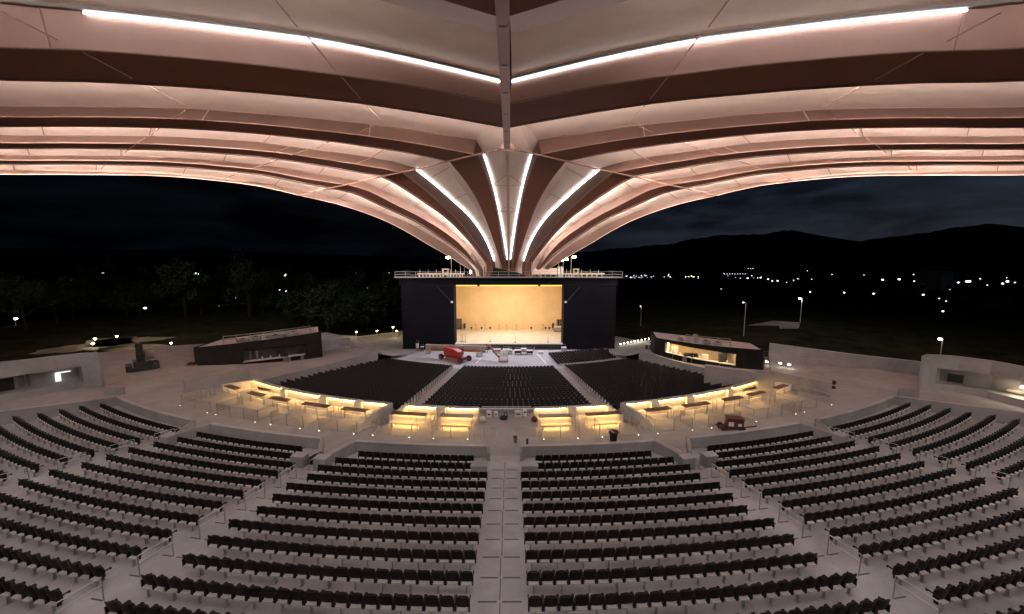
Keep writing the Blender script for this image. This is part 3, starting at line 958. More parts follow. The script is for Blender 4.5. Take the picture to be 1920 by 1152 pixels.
def duct(px0, px1, yt, Y, label, n):
    a, b = at_y(px0, yt, Y), at_y(px1, yt, Y)
    e = thing('truss_box', ((a.x + b.x) / 2, Y, TZ), label, 'truss', None)
    L = b.x - a.x
    mb = MB(); mb.box(((a.x + b.x) / 2, Y, TZ + 0.62), (L, 0.5, 0.35)); mb.build('casing', M['bench'], e)
    for q in range(n):
        mb = MB(); mb.box((a.x + L * (q + 0.5) / n, Y - 0.1, TZ + 0.3), (0.22, 0.4, 0.55)); mb.build('bracket', M['pale'], e)
    for q in range(3):
        mb = MB(); mb.tube([(a.x + L * (q + 0.3) / 3, Y, TZ + 0.75), (a.x + L * (q + 0.3) / 3, Y, TZ + 1.5)], 0.04); mb.build('aerial', M['pale'], e)
duct(783, 829, 513, 75.8, 'long pale truss casing left of the left frame on the stage roof', 7)
duct(1086, 1133, 514, 75.8, 'long pale truss casing right of the right frame on the stage roof', 5)
duct(842, 870, 514, 75.9, 'short pale truss casing right of the left frame on the stage roof', 5)
duct(1052, 1075, 514, 75.9, 'short pale truss casing left of the right frame on the stage roof', 4)
# wedge shaped masses at the canopy base
a, b = at_y(908, 497, 75.2), at_y(985, 515, 75.2)
mb = MB(); mb.hexa([(a.x, 75.2, TZ), (b.x, 75.2, TZ), (b.x, 76.0, TZ), (a.x, 76.0, TZ), (a.x, 75.2, a.z), (b.x, 75.2, b.z), (b.x, 76.0, b.z), (a.x, 76.0, a.z)])
tag(mb.build('roof_hatch', M['brown']), 'dark wedge shaped hatch at the canopy base on the stage roof', 'hatch')
a, b = at_y(984, 515, 75.4), at_y(1045, 503, 75.4)
mb = MB(); mb.hexa([(a.x, 75.4, TZ + .45), (b.x, 75.4, TZ + .45), (b.x, 76.2, TZ + .45), (a.x, 76.2, TZ + .45), (a.x + 0.1, 75.4, TZ + 0.6), (b.x, 75.4, b.z), (b.x, 76.2, b.z), (a.x + 1.6, 76.2, b.z)])
for q in range(6): mb.box((a.x + 1 + (b.x - a.x - 1.2) * q / 5, 75.8, TZ + 0.22), (0.14, 0.4, 0.45))
tag(mb.build('equipment_cover', M['roofpan']), 'long pinkish plant cover right of the canopy base', 'cover')
for (px, lab) in ((1048, 'tall pale cabinet beside the pinkish plant cover'), (1054, 'second pale cabinet beside the right mast lamps')):
    p = at_y(px, 500, 75.6)
    e = thing('roof_cabinet', (p.x, 75.6, TZ), lab, 'cabinet')
    mb = MB(); mb.box((p.x, 75.6, (TZ + p.z) / 2), (0.5, 0.5, p.z - TZ)); mb.build('body', M['bench'], e, bevel=0.03)
    mb = MB(); mb.box((p.x, 75.33, (TZ + p.z) / 2 + 0.1), (0.4, 0.03, (p.z - TZ) * 0.6)); mb.build('door', M['white'], e)
# a bright work light on the roof edge
p = at_y(882, 512, 74.3)
e = thing('work_light', (p.x, p.y, TZ), 'bright work light standing at the left canopy foot', 'lamp')
mb = MB(); mb.tube([(p.x, p.y, TZ), (p.x, p.y, p.z - 0.1)], 0.05); mb.build('stand', M['steel'], e)
mb = MB(); mb.box((p.x, p.y - 0.05, p.z + 0.15), (0.3, 0.12, 0.6)); mb.build('lamp_head', M['lampw'], e)
# stage furniture
def stand(px, h, label):
    p = at_z(px, 641, DZ)
    p = Vector((p.x, SY + 1.2 + (px % 5) * 0.25, DZ))
    e = thing('microphone_stand', p, label, 'stand', 'microphone stands along the stage edge')
    mb = MB(); mb.tube([p, p + Vector((0, 0, h))], 0.03); mb.build('pole', M['black'], e)
    mb = MB(); mb.lathe(p, [(0.25, 0), (0.25, 0.03), (0.04, 0.06)], 10); mb.build('base', M['black'], e)
for q, (px, h) in enumerate(((864.5, 1.5), (868, 1.6), (873, 1.5), (919, 1.2), (966, 1.2), (1027, 1.2), (1051, 1.3))):
    stand(px, h, 'thin black stand at the stage edge, %s from the left' % ORD[q + 1])
def speaker(px, w_, h_, label):
    p = at_y(px, 614, SBY - 0.9)
    e = thing('loudspeaker', (p.x, p.y, DZ), label, 'loudspeaker', 'black loudspeakers against the stage back wall')
    mb = MB(); mb.box((p.x, p.y, DZ + 0.5 + h_ / 2), (w_, 0.5, h_)); mb.build('cabinet', M['black'], e, bevel=0.03)
    mb = MB(); mb.box((p.x, p.y - 0.26, DZ + 0.5 + h_ / 2), (w_ * 0.85, 0.03, h_ * 0.9)); mb.build('grille', M['rubber'], e)
    mb = MB(); mb.tube([(p.x, p.y, DZ), (p.x, p.y, DZ + 0.55)], 0.06); mb.build('pole', M['black'], e)
speaker(871, 0.5, 1.2, 'tall black speaker beside the left stage door')
speaker(1037, 0.5, 1.2, 'tall black speaker beside the grey carts')
for q, px in enumerate((884, 903, 919, 996, 1023, 1030)):
    p = at_y(px, 616, SBY - 1.1)
    e = thing('stage_monitor', (p.x, p.y, DZ), 'small dark floor unit along the amber back wall, %s from the left' % ORD[q + 1], 'monitor', 'small dark units along the back wall')
    mb = MB(); mb.box((p.x, p.y, DZ + 0.62), (0.42, 0.35, 0.42)); mb.build('cabinet', M['black'], e, bevel=0.05)
    mb = MB(); mb.tube([(p.x, p.y, DZ), (p.x, p.y, DZ + 0.45)], 0.04); mb.build('pole', M['black'], e)
for q, px in enumerate((892, 910, 936, 950, 968, 1018)):
    p = at_y(px, 616, SBY - 1.2)
    e = thing('music_stand', (p.x, p.y, DZ), 'thin tripod stand before the amber back wall, %s from the left' % ORD[q + 1], 'stand', 'thin stands along the back wall')
    for t in range(3):
        mb = MB(); mb.tube([(p.x, p.y, DZ + 0.8), (p.x + 0.4 * math.cos(t * 2.1), p.y + 0.4 * math.sin(t * 2.1), DZ)], 0.03); mb.build('leg', M['orange'], e)
    mb = MB(); mb.tube([(p.x, p.y, DZ + 0.7), (p.x, p.y, DZ + 1.3)], 0.03); mb.box((p.x, p.y, DZ + 1.3), (0.35, 0.05, 0.22)); mb.build('desk', M['orange'], e)
p = at_y(1047, 617, SBY - 3.0)
e = thing('flight_case_cart', (p.x, p.y, DZ), 'grey flight case cart at the right of the stage', 'cart')
mb = MB(); mb.box((p.x, p.y, DZ + 0.55), (2.3, 1.0, 0.75)); mb.build('lower_case', M['steel'], e, bevel=0.04)
mb = MB(); mb.box((p.x - 0.1, p.y + 0.1, DZ + 1.15), (1.9, 0.8, 0.4)); mb.build('upper_case', M['pale'], e, bevel=0.04)
for x in (-0.9, 0.9):
    for y in (-0.35, 0.35):
        mb = MB(); mb.cylx((p.x + x, p.y + y, DZ + 0.09), 0.09, 0.06, (1, 0, 0)); mb.build('wheel', M['rubber'], e)

# ------------------------------------------------------------------ boom lift in the pit
w0, w1 = at_z(863, 682, PITZ), at_z(827, 674, PITZ)
ax = (w0 - w1).normalized()
side = Vector((ax.y, -ax.x, 0))
if side.y < 0: side = -side
mid = (w0 + w1) / 2 + side * 1.1
bl = thing('boom_lift', (mid.x, mid.y, PITZ), 'red boom lift with its long cream arm folded flat', 'boom lift')
def B3(a, b, h): return mid + ax * a + side * b + Vector((0, 0, h))
ang = math.atan2(ax.y, ax.x)
for a in (-1.0, 1.0):
    for b in (-1.0, 1.0):
        c = B3(a * (w0 - w1).length / 2, b * 1.1, 0.52)
        mb = MB(); mb.cylx(c, 0.52, 0.42, side, 20); wh = mb.build('wheel', M['rubber'], bl)
        mb = MB(); mb.cylx(c + side * (0.02 * b), 0.34, 0.46, side, 14); mb.build('rim', M['red'], wh)
mb = MB(); mb.box(B3(0, 0, 0.62), (4.4, 1.5, 0.32), ang); mb.build('chassis', M['red'], bl, bevel=0.05)
for a in (-2.2, 2.2):
    mb = MB(); mb.box(B3(a, 0, 0.55), (0.35, 2.0, 0.3), ang); mb.build('axle', M['maroon'], bl)
mb = MB()
prof_ = [(-1.9, 0.95), (1.5, 0.95), (2.1, 1.25), (1.9, 1.9), (0.6, 2.25), (-1.7, 2.3), (-2.0, 1.9)]
f0 = [B3(a, -0.95, h) for a, h in prof_]; f1 = [B3(a, 0.2, h) for a, h in prof_]
n = len(mb.v); k = len(prof_)
mb.v += [tuple(p) for p in f0 + f1]
mb.f.append(tuple(n + i for i in range(k))); mb.f.append(tuple(n + k + i for i in reversed(range(k))))
for i in range(k): mb.f.append((n + i, n + k + i, n + k + (i + 1) % k, n + (i + 1) % k))
mb.build('engine_hood', M['red'], bl, bevel=0.08)
mb = MB(); mb.box(B3(-0.4, 0.75, 1.6), (3.2, 0.7, 1.2), ang); mb.build('turntable', M['maroon'], bl, bevel=0.06)
ba, bb = at_y(799, 648, mid.y + 1.6), at_y(912, 653, mid.y + 0.2)
d = (bb - ba)
mb = MB(); mb.box((ba + bb) / 2, (d.length, 0.42, 0.62), math.atan2(d.y, d.x)); o = mb.build('boom', M['boom'], bl, bevel=0.05)
mb = MB(); mb.box((ba + bb) / 2 + Vector((0.3, 0, -0.66)), (d.length * 0.9, 0.36, 0.4), math.atan2(d.y, d.x)); mb.build('boom_lower', M['orange'], bl, bevel=0.04)
mb = MB(); mb.box(ba + Vector((0.35, 0.0, -0.7)), (0.9, 0.6, 1.9), math.atan2(d.y, d.x)); mb.build('boom_knuckle', M['boom'], bl, bevel=0.15)
j0, j1 = at_y(917, 647, mid.y - 0.2), at_y(936, 671, mid.y - 0.8)
mb = MB(); mb.tube([bb, j0, j1], [0.2, 0.18, 0.16], 8); mb.build('jib', M['orange'], bl)
mb = MB(); mb.tube([bb + Vector((0.2, 0, -0.5)), j0 + Vector((0.25, 0, -0.6)), j1 + Vector((0.2, 0, 0.1))], 0.07, 6); mb.build('jib_cylinder', M['boom'], bl)
bk = at_z(944, 679, PITZ)
for (dx, dy) in ((-0.8, -0.4), (0.8, -0.4), (0.8, 0.4), (-0.8, 0.4)):
    mb = MB(); mb.tube([bk + Vector((dx, dy, 0.1)), bk + Vector((dx, dy, 1.1))], 0.05); mb.build('basket_post', M['orange'], bl)
mb = MB()
for h in (0.12, 0.6, 1.1):
    for (x0, y0, x1, y1) in ((-0.8, -0.4, 0.8, -0.4), (0.8, -0.4, 0.8, 0.4), (0.8, 0.4, -0.8, 0.4), (-0.8, 0.4, -0.8, -0.4)):
        mb.tube([bk + Vector((x0, y0, h)), bk + Vector((x1, y1, h))], 0.045, 5)
mb.build('basket_rail', M['orange'], bl)
mb = MB(); mb.box(bk + Vector((0, 0, 0.1)), (1.6, 0.8, 0.06)); mb.build('basket_floor', M['maroon'], bl)

def cart(px, py, w_, d_, h_, mk, label, name='trolley', cat='trolley', top='white'):
    p = at_z(px, py, PITZ)
    e = thing(name, p, label, cat, 'equipment parked in the pit')
    mb = MB(); mb.box((p.x, p.y, PITZ + h_ * 0.62), (w_, d_, h_ * 0.5)); mb.build('body', M[mk], e, bevel=0.06)
    mb = MB(); mb.box((p.x, p.y, PITZ + h_ * 0.92), (w_ * 1.06, d_ * 1.06, 0.1)); mb.build('top', M[top], e, bevel=0.03)
    for x in (-0.4, 0.4):
        for y in (-0.38, 0.38):
            mb = MB(); mb.cylx((p.x + w_ * x, p.y + d_ * y, PITZ + 0.14), 0.14, 0.09, (1, 0, 0), 12); mb.build('wheel', M['rubber'], e)
    mb = MB(); mb.tube([(p.x - w_ * .4, p.y + d_ * .5, PITZ + h_ * .8), (p.x - w_ * .4, p.y + d_ * .5, PITZ + h_ * 1.35), (p.x + w_ * .4, p.y + d_ * .5, PITZ + h_ * 1.35), (p.x + w_ * .4, p.y + d_ * .5, PITZ + h_ * .8)], 0.03); mb.build('handle', M['steel'], e)
cart(899, 668, 1.15, 0.9, 0.85, 'pale', 'low pale case beside the boom lift')
cart(907, 661, 0.35, 0.3, 1.1, 'black', 'narrow black stand with a white top right of the low case')
cart(912, 661, 0.45, 0.4, 1.25, 'black', 'taller black stand with a white top beside the narrow one')
cart(931, 662, 1.6, 0.8, 0.8, 'orange', 'rust coloured trolley behind the lift basket')
cart(949, 664, 1.3, 0.9, 1.0, 'pale', 'pale trolley loaded high right of the rust coloured one')
cart(956, 663, 0.8, 0.8, 0.8, 'steel', 'small grey trolley touching the loaded pale trolley')
cart(971, 665, 1.2, 0.9, 0.95, 'black', 'dark trolley with white lid, left of the three')
cart(982, 664, 1.0, 0.9, 1.15, 'steel', 'grey trolley with white lid, middle of the three')
cart(993, 665, 1.15, 0.9, 0.9, 'black', 'dark trolley with white lid and tilted bar, right of the three')
cart(1014, 664, 0.9, 0.7, 0.55, 'pale', 'small pale case alone near the white floor line')
cart(1057, 662, 0.9, 0.7, 1.2, 'steel', 'grey trolley in front of the right black tower')
cart(783, 658, 0.5, 0.5, 1.5, 'pale', 'upright pale cabinet in front of the left black tower', 'floor_cabinet', 'cabinet')
cart(792, 659, 0.6, 0.6, 1.0, 'black', 'dark case next to the upright pale cabinet')
p = at_z(998, 664, PITZ)
mb = MB(); mb.tube([p, p + Vector((0.45, 0.1, 1.35))], 0.07)
tag(mb.build('leaning_bar', M['boom']), 'slanted bar standing beside the right dark trolley', 'bar')

# ------------------------------------------------------------------ bar pavilions
def pavilion(s, name_label, F, B, hL, hR, wpx, warm):
    """F: list of front base points (plan, left to right seen), curved; B: back points."""
    zb = min(zpl(math.hypot(p.x, CY - p.y)) for p in F) - 0.05
    e = thing('bar_pavilion', ((F[0] + F[-1]) / 2).to_tuple()[:2] + (zb,), name_label, 'building', None)
    n = len(F)
    tops = [zb + hL + (hR - hL) * k / (n - 1) for k in range(n)]
    i0, i1 = wpx
    sill, head = 1.05, 2.55
    mb = MB()
    def wall(p, q, z0, z1, z2=None):
        mb.quad((p.x, p.y, z0), (q.x, q.y, z0), (q.x, q.y, z2 if z2 is not None else z1), (p.x, p.y, z1))
    for k in range(n - 1):
        p, q = F[k], F[k + 1]
        if i0 <= k < i1:
            wall(p, q, zb - 0.3, zb + sill)
            wall(p, q, zb + head, tops[k], tops[k + 1])
        else:
            wall(p, q, zb - 0.3, tops[k], tops[k + 1])
    pts = [F[-1]] + B[::-1] + [F[0]]
    tb = [tops[-1]] + [tops[-1]] * 1 + [tops[0]] * 1 + [tops[0]]
    for k in range(len(pts) - 1):
        wall(pts[k], pts[k + 1], zb - 0.3, tb[k], tb[k + 1])
    mb.build('wall', M['brown'], e)
    # recess: side cheeks, floor, ceiling, back
    mid_ = sum(B, Vector()) / len(B)
    def inn(p, t=0.42):
        return p + (mid_ - (F[0] + F[-1]) / 2) * t
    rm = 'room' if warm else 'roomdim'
    mb = MB()
    for k in range(i0, i1):
        p, q, pi, qi = F[k], F[k + 1], inn(F[k]), inn(F[k + 1])
        mb.quad((pi.x, pi.y, zb + 0.2), (qi.x, qi.y, zb + 0.2), (qi.x, qi.y, zb + head), (pi.x, pi.y, zb + head))
        mb.quad((p.x, p.y, zb + head), (q.x, q.y, zb + head), (qi.x, qi.y, zb + head), (pi.x, pi.y, zb + head))
        mb.quad((p.x, p.y, zb + 0.2), (pi.x, pi.y, zb + 0.2), (qi.x, qi.y, zb + 0.2), (q.x, q.y, zb + 0.2))
    for k in (i0, i1):
        p, pi = F[k], inn(F[k])
        mb.quad((p.x, p.y, zb + 0.2), (pi.x, pi.y, zb + 0.2), (pi.x, pi.y, zb + head), (p.x, p.y, zb + head))
    mb.build('recess', M[rm], e)
    # sill shelf
    mb = MB()
    A = [F[k] + (F[k] - inn(F[k], 0.06)) for k in range(i0, i1 + 1)]
    Bq = [inn(F[k], 0.10) for k in range(i0, i1 + 1)]
    for z in (zb + sill + 0.03, zb + sill - 0.06):
        mb.strip([Vector((p.x, p.y, z)) for p in A], [Vector((p.x, p.y, z)) for p in Bq])
    mb.strip([Vector((p.x, p.y, zb + sill - 0.06)) for p in A], [Vector((p.x, p.y, zb + sill + 0.03)) for p in A])
    mb.build('sill', M['offw'] if warm else M['pale'], e)
    for k in (i0, i1):
        mb = MB(); mb.box((F[k].x, F[k].y - 0.02, zb + (sill + head) / 2), (0.10, 0.12, head - sill)); mb.build('jamb', M['offw'] if warm else M['brown'], e)
    # roof slab recessed inside the parapet, pale
    mb = MB()
    n0 = len(mb.v)
    cen = (sum(F, Vector()) + sum(B, Vector())) / (len(F) + len(B))
    ring = []
    for k, p in enumerate(F): ring.append(Vector((p.x + (cen.x - p.x) * 0.05, p.y + (cen.y - p.y) * 0.05, tops[k] - 0.04)))
    for p, z in zip(B[::-1], (tops[-1], tops[0])): ring.append(Vector((p.x + (cen.x - p.x) * 0.05, p.y + (cen.y - p.y) * 0.05, z - 0.04)))
    mb.v += [tuple(p) for p in ring]
    mb.f.append(tuple(range(len(ring))))
    mb.build('roof', M['pale'], e)
    return e, zb, tops, cen

def plaza_pt(px, py):
    z = -0.6
    for _ in range(12):
        p = at_z(px, py, z)
        z = zpl(math.hypot(p.x, CY - p.y))
    return at_z(px, py, z)
def curve_front(p0, p1, bow, n):
    d = p1 - p0
    nrm = Vector((d.y, -d.x, 0)).normalized()
    if nrm.y > 0: nrm = -nrm
    return [p0 + d * (k / n) + nrm * bow * (1 - (2 * k / n - 1) ** 2) for k in range(n + 1)]
lp0, lp1 = plaza_pt(366, 686), plaza_pt(605, 670)
FL = curve_front(lp0, lp1, 1.2, 20)
BL = [lp0 + Vector((-0.8, 5.8, 0)), lp1 + Vector((-2.8, 5.2, 0))]
eL, zbL, topL, cenL = pavilion(-1, 'dark unlit bar pavilion with a long hatch and rooftop rails', FL, BL, 3.55, 4.2, (7, 17), False)
rp0, rp1 = plaza_pt(1226, 665), plaza_pt(1430, 694)
FR = curve_front(rp0, rp1, 1.4, 20)
BR = [rp0 + Vector((1.4, 5.4, 0)), rp1 + Vector((1.2, 4.2, 0))]
eR, zbR, topR, cenR = pavilion(1, 'dark bar pavilion with a warm lit serving hatch', FR, BR, 2.95, 3.55, (3, 16), True)
def jar_row(F, idxs, zb, labf, mk, grp, back=0.35):
    for q, k in enumerate(idxs):
        p = F[int(k)].lerp(F[min(int(k) + 1, len(F) - 1)], k - int(k)) + Vector((0, back, 0))
        e = thing('dispenser', (p.x, p.y, zb + 1.09), labf(q), 'dispenser', grp)
        mb = MB(); mb.lathe((p.x, p.y, zb + 1.09), [(0.10, 0), (0.10, 0.28), (0.05, 0.36)], 10); mb.build('body', M[mk], e)
        mb = MB(); mb.box((p.x, p.y - 0.12, zb + 1.09 + 0.25), (0.05, 0.16, 0.05)); mb.build('spout', M[mk], e)
jar_row(FR, (4.6, 5.5, 6.5, 7.6, 9.1, 10.4, 11.7, 15.0), zbR, lambda q: 'small white dispenser on the warm lit hatch sill, %s from the left' % ORD[q + 1], 'white', 'dispensers on the right bar sill')
jar_row(FL, (9.6, 10.9, 12.3, 13.7), zbL, lambda q: 'small white dispenser on the unlit hatch sill, %s from the left' % ORD[q + 1], 'white', 'dispensers on the left bar sill')
# interior pieces
def inside(F, k, t, cen): return F[k] + (cen - F[10]) * t
for q, (k, w_, h_, mk) in enumerate(((5, 0.8, 1.1, 'pale'), (8, 1.5, 0.5, 'black'), (9, 0.9, 0.55, 'brown'), (11, 0.8, 0.7, 'pale'), (14, 1.0, 1.3, 'black'))):
    p = inside(FR, k, 0.55, cenR)
    e = thing('bar_fixture', (p.x, p.y, zbR + 0.2), '%s appliance inside the lit bar, %s from the left' % ({'pale': 'pale', 'black': 'black', 'brown': 'brown'}[mk], ORD[q + 1]), 'appliance', 'appliances inside the lit bar')
    mb = MB(); mb.box((p.x, p.y, zbR + 0.2 + 0.85 + h_ / 2), (w_, 0.5, h_)); mb.build('body', M[mk], e, bevel=0.03)
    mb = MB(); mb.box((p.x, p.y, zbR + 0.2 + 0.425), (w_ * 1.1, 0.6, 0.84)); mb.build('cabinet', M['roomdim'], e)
for q, (k, w_, h_, mk) in enumerate(((8, 0.12, 1.3, 'galv'), (9, 0.14, 1.3, 'galv'), (13, 1.6, 0.9, 'black'), (16, 0.8, 1.2, 'black'))):
    p = inside(FL, k, 0.3, cenL)
    e = thing('bar_fixture', (p.x, p.y, zbL + 0.2), '%s piece inside the unlit bar hatch, %s from the left' % ({'galv': 'slim steel', 'black': 'black'}[mk], ORD[q + 1]), 'fixture', 'pieces inside the unlit bar')
    mb = MB(); mb.box((p.x, p.y, zbL + 0.2 + 0.85 + h_ / 2), (w_, 0.3, h_)); mb.build('body', M[mk], e)
    mb = MB(); mb.box((p.x, p.y, zbL + 0.2 + 0.425), (w_ * 1.3, 0.5, 0.84)); mb.build('base', M['roomdim'], e)
# warm wall light inside right bar
la = bpy.data.lights.new('bar_downlight', 'AREA'); la.energy = 130; la.color = (1.0, 0.72, 0.36); la.shape = 'RECTANGLE'; la.size = 9.0; la.size_y = 0.3
lo = bpy.data.objects.new('bar_downlight', la); COL.objects.link(lo)
pm = inside(FR, 10, 0.22, cenR); lo.location = (pm.x, pm.y, zbR + 2.5)
dd_ = FR[-1] - FR[0]; lo.rotation_euler = (0, 0, math.atan2(dd_.y, dd_.x))
e = thing('wall_light', (FR[3].x, FR[3].y, zbR), 'warm vertical tube light at the left jamb of the lit hatch', 'light')
p = inside(FR, 3, 0.12, cenR) + Vector((0.35, 0, 0))
mb = MB(); mb.box((p.x, p.y, zbR + 1.75), (0.10, 0.10, 1.3)); mb.build('tube', M['lewarm'], e)
mb = MB(); mb.box((p.x, p.y + 0.08, zbR + 1.75), (0.16, 0.05, 1.4)); mb.build('backplate', M['steel'], e)
# rooftop rails and plant of the pavilions
def roof_rail(F, cen, tops, k0, k1, label, t0=0.75):
    P = [F[k] + (cen - F[10]) * t0 for k in range(k0, k1 + 1, 2)]
    Z = [tops[k] - 0.03 for k in range(k0, k1 + 1, 2)]
    e = thing('roof_guard_rail', (P[0].x, P[0].y, Z[0]), label, 'railing', 'guard rails on the pavilion roofs')
    for p, z in zip(P, Z):
        mb = MB(); mb.tube([(p.x, p.y, z), (p.x, p.y, z + 1.0)], 0.05); mb.build('post', M['galv'], e)
    for h in (0.5, 1.0):
        mb = MB(); mb.tube([(p.x, p.y, z + h) for p, z in zip(P, Z)], 0.045); mb.build('rail', M['galv'], e)
roof_rail(FL, cenL, topL, 4, 18, 'grey guard rail on the roof of the unlit pavilion', 1.1)
roof_rail(FR, cenR, topR, 7, 15, 'grey guard rail on the roof of the lit pavilion', 1.1)
for q, (F, cen, tops, k, sz, sd) in enumerate(((FL, cenL, topL, 7, (1.4, 0.8, 0.35), 'unlit'), (FL, cenL, topL, 9, (1.0, 0.9, 0.5), 'unlit'), (FL, cenL, topL, 12, (2.4, 0.9, 0.32), 'unlit'), (FL, cenL, topL, 15, (1.6, 0.8, 0.5), 'unlit'),
                                       (FR, cenR, topR, 6, (0.8, 0.6, 0.35), 'lit'), (FR, cenR, topR, 9, (0.5, 0.5, 1.2), 'lit'), (FR, cenR, topR, 11, (1.0, 0.7, 0.4), 'lit'), (FR, cenR, topR, 13, (1.0, 0.7, 0.4), 'lit'))):
    p = F[k] + (cen - F[10]) * (0.6 + 0.1 * (q % 3)); z = tops[k] - 0.03
    e = thing('rooftop_unit', (p.x, p.y, z), 'grey plant unit on the %s pavilion roof, %s from the left' % (sd, ORD[(q % 4) + 1]), 'plant unit', 'plant units on the pavilion roofs')
    mb = MB(); mb.box((p.x, p.y, z + sz[2] / 2 + 0.08), sz, 0.15); mb.build('casing', M['galv'], e, bevel=0.03)
    mb = MB(); mb.lathe((p.x, p.y, z + sz[2] + 0.09), [(min(sz[:2]) * 0.38, 0), (min(sz[:2]) * 0.38, 0.05), (min(sz[:2]) * 0.30, 0.06)], 12); mb.build('fan', M['black'], e)
    mb = MB(); mb.box((p.x, p.y, z + 0.04), (sz[0] * 0.9, sz[1] * 0.8, 0.08), 0.15); mb.build('base', M['steel'], e)

# ------------------------------------------------------------------ plaza walls
def px_wall(pts_px, h, th, label, name='plaza_wall', mk='wallc', slot=False, zf=None):
    P = [plaza_pt(*p) for p in pts_px]
    e = thing(name, P[0], label, 'wall', None)
    for a, b in zip(P[:-1], P[1:]):
        d = (b - a).normalized(); n = Vector((-d.y, d.x, 0))
        if n.y < 0: n = -n
        n = n * th
        mb = MB()
        hh = h if not isinstance(h, tuple) else h
        h0, h1 = (h, h) if not isinstance(h, tuple) else h
        mb.prism([a, b, b + n, a + n], [a.z - 0.6, b.z - 0.6, b.z - 0.6, a.z - 0.6], [a.z + h0, b.z + h1, b.z + h1, a.z + h0])
        mb.build('wall_body', M[mk], e)
        if slot:
            q0, q1 = a.lerp(b, 0.06) + n * 0.45, a.lerp(b, 0.94) + n * 0.45
            m2 = n * 0.3
            z0, z1 = a.z + h0 + (h1 - h0) * 0.06 + 0.005, a.z + (b.z - a.z) + h1 + 0.005
            mb = MB(); mb.quad((q0.x, q0.y, z0), (q1.x, q1.y, z1), (q1.x + m2.x, q1.y + m2.y, z1), (q0.x + m2.x, q0.y + m2.y, z0))
            mb.build('planter_slot', M['black'], e)
    return e
px_wall([(348, 737), (470, 714)], (1.35, 1.7), 0.45, 'plain pale concrete wall between the unlit pavilion and the lit boxes')
px_wall([(1320, 712), (1440, 724)], (1.75, 1.35), 0.9, 'pale concrete planter wall in front of the lit pavilion', slot=True)
px_wall([(1440, 724), (1556, 745)], (1.75, 1.5), 0.9, 'taller pale planter wall ending beside the right boxes', slot=True)
P_ = [plaza_pt(x, y) for x, y in ((1440, 680), (1597, 690), (1724, 698))]
T_ = [at_y(x, y, p.y) for (x, y), p in zip(((1441, 645), (1597, 666), (1724, 680)), P_)]
e = thing('boundary_wall', P_[0], 'long pale boundary wall from the lit pavilion to the right concrete building', 'wall')
for k_ in range(2):
    a, b, ta, tb = P_[k_], P_[k_ + 1], T_[k_], T_[k_ + 1]
    n = Vector((0.25, 0.33, 0))
    mb = MB(); mb.prism([a, b, b + n, a + n], [-2.5] * 4, [ta.z, tb.z, tb.z, ta.z]); mb.build('wall_body', M['wallc'], e)
    mb = MB(); mb.prism([a - n * 0.15, b - n * 0.15, b + n * 1.15, a + n * 1.15], [ta.z, tb.z, tb.z, ta.z], [ta.z + 0.07, tb.z + 0.07, tb.z + 0.07, ta.z + 0.07]); mb.build('coping', M['concrete'], e)
mb = MB()
for k_ in range(9):
    q = P_[0].lerp(P_[1], 0.35 + 0.6 * k_ / 8) + Vector((-0.25, -0.5, 0))
    mb.tube([q, q + Vector((0, 0, 1.0))], 0.03, 5)
q0, q1 = P_[0].lerp(P_[1], 0.35) + Vector((-0.25, -0.5, 0)), P_[0].lerp(P_[1], 0.95) + Vector((-0.25, -0.5, 0))
for h in (0.35, 0.7, 1.0): mb.tube([q0 + Vector((0, 0, h)), q1 + Vector((0, 0, h))], 0.025, 5)
tag(mb.build('stair_railing', M['steel']), 'grey railing standing in front of the long boundary wall', 'railing')
px_wall([(605, 659), (657, 651)], (1.8, 1.7), 0.4, 'pale wall end right of the unlit pavilion')
px_wall([(196, 741), (228, 741)], (0.9, 0.8), 0.4, 'stub wall beside the left concrete building', 'stub_wall')
px_wall([(1685, 748), (1722, 752)], (1.05, 1.1), 0.4, 'stub wall beside the right concrete building', 'stub_wall')
# end walls of the seating (radial)
for s in (-1, 1):
    p0, p1 = pol(76.3, s * 29.5, 0), pol(92, s * 29.5, 0)
    d = (p1 - p0).normalized(); n = Vector((-d.y, d.x, 0)) * 0.15
    e = thing('end_wall', p0, 'stepped grey end wall along the %s edge of the upper seats' % SIDE[s], 'wall', 'end walls of the upper seats')
    mb = MB(); mb.prism([p0 - n, p1 - n, p1 + n, p0 + n], -0.3, [0.75, 2.9, 2.9, 0.75]); mb.build('wall_body', M['wallc'], e)
    mb = MB(); mb.prism([p0 - n * 1.3, p1 - n * 1.3, p1 + n * 1.3, p0 + n * 1.3], [0.75, 2.9, 2.9, 0.75], [0.81, 2.96, 2.96, 0.81]); mb.build('coping', M['concrete'], e)

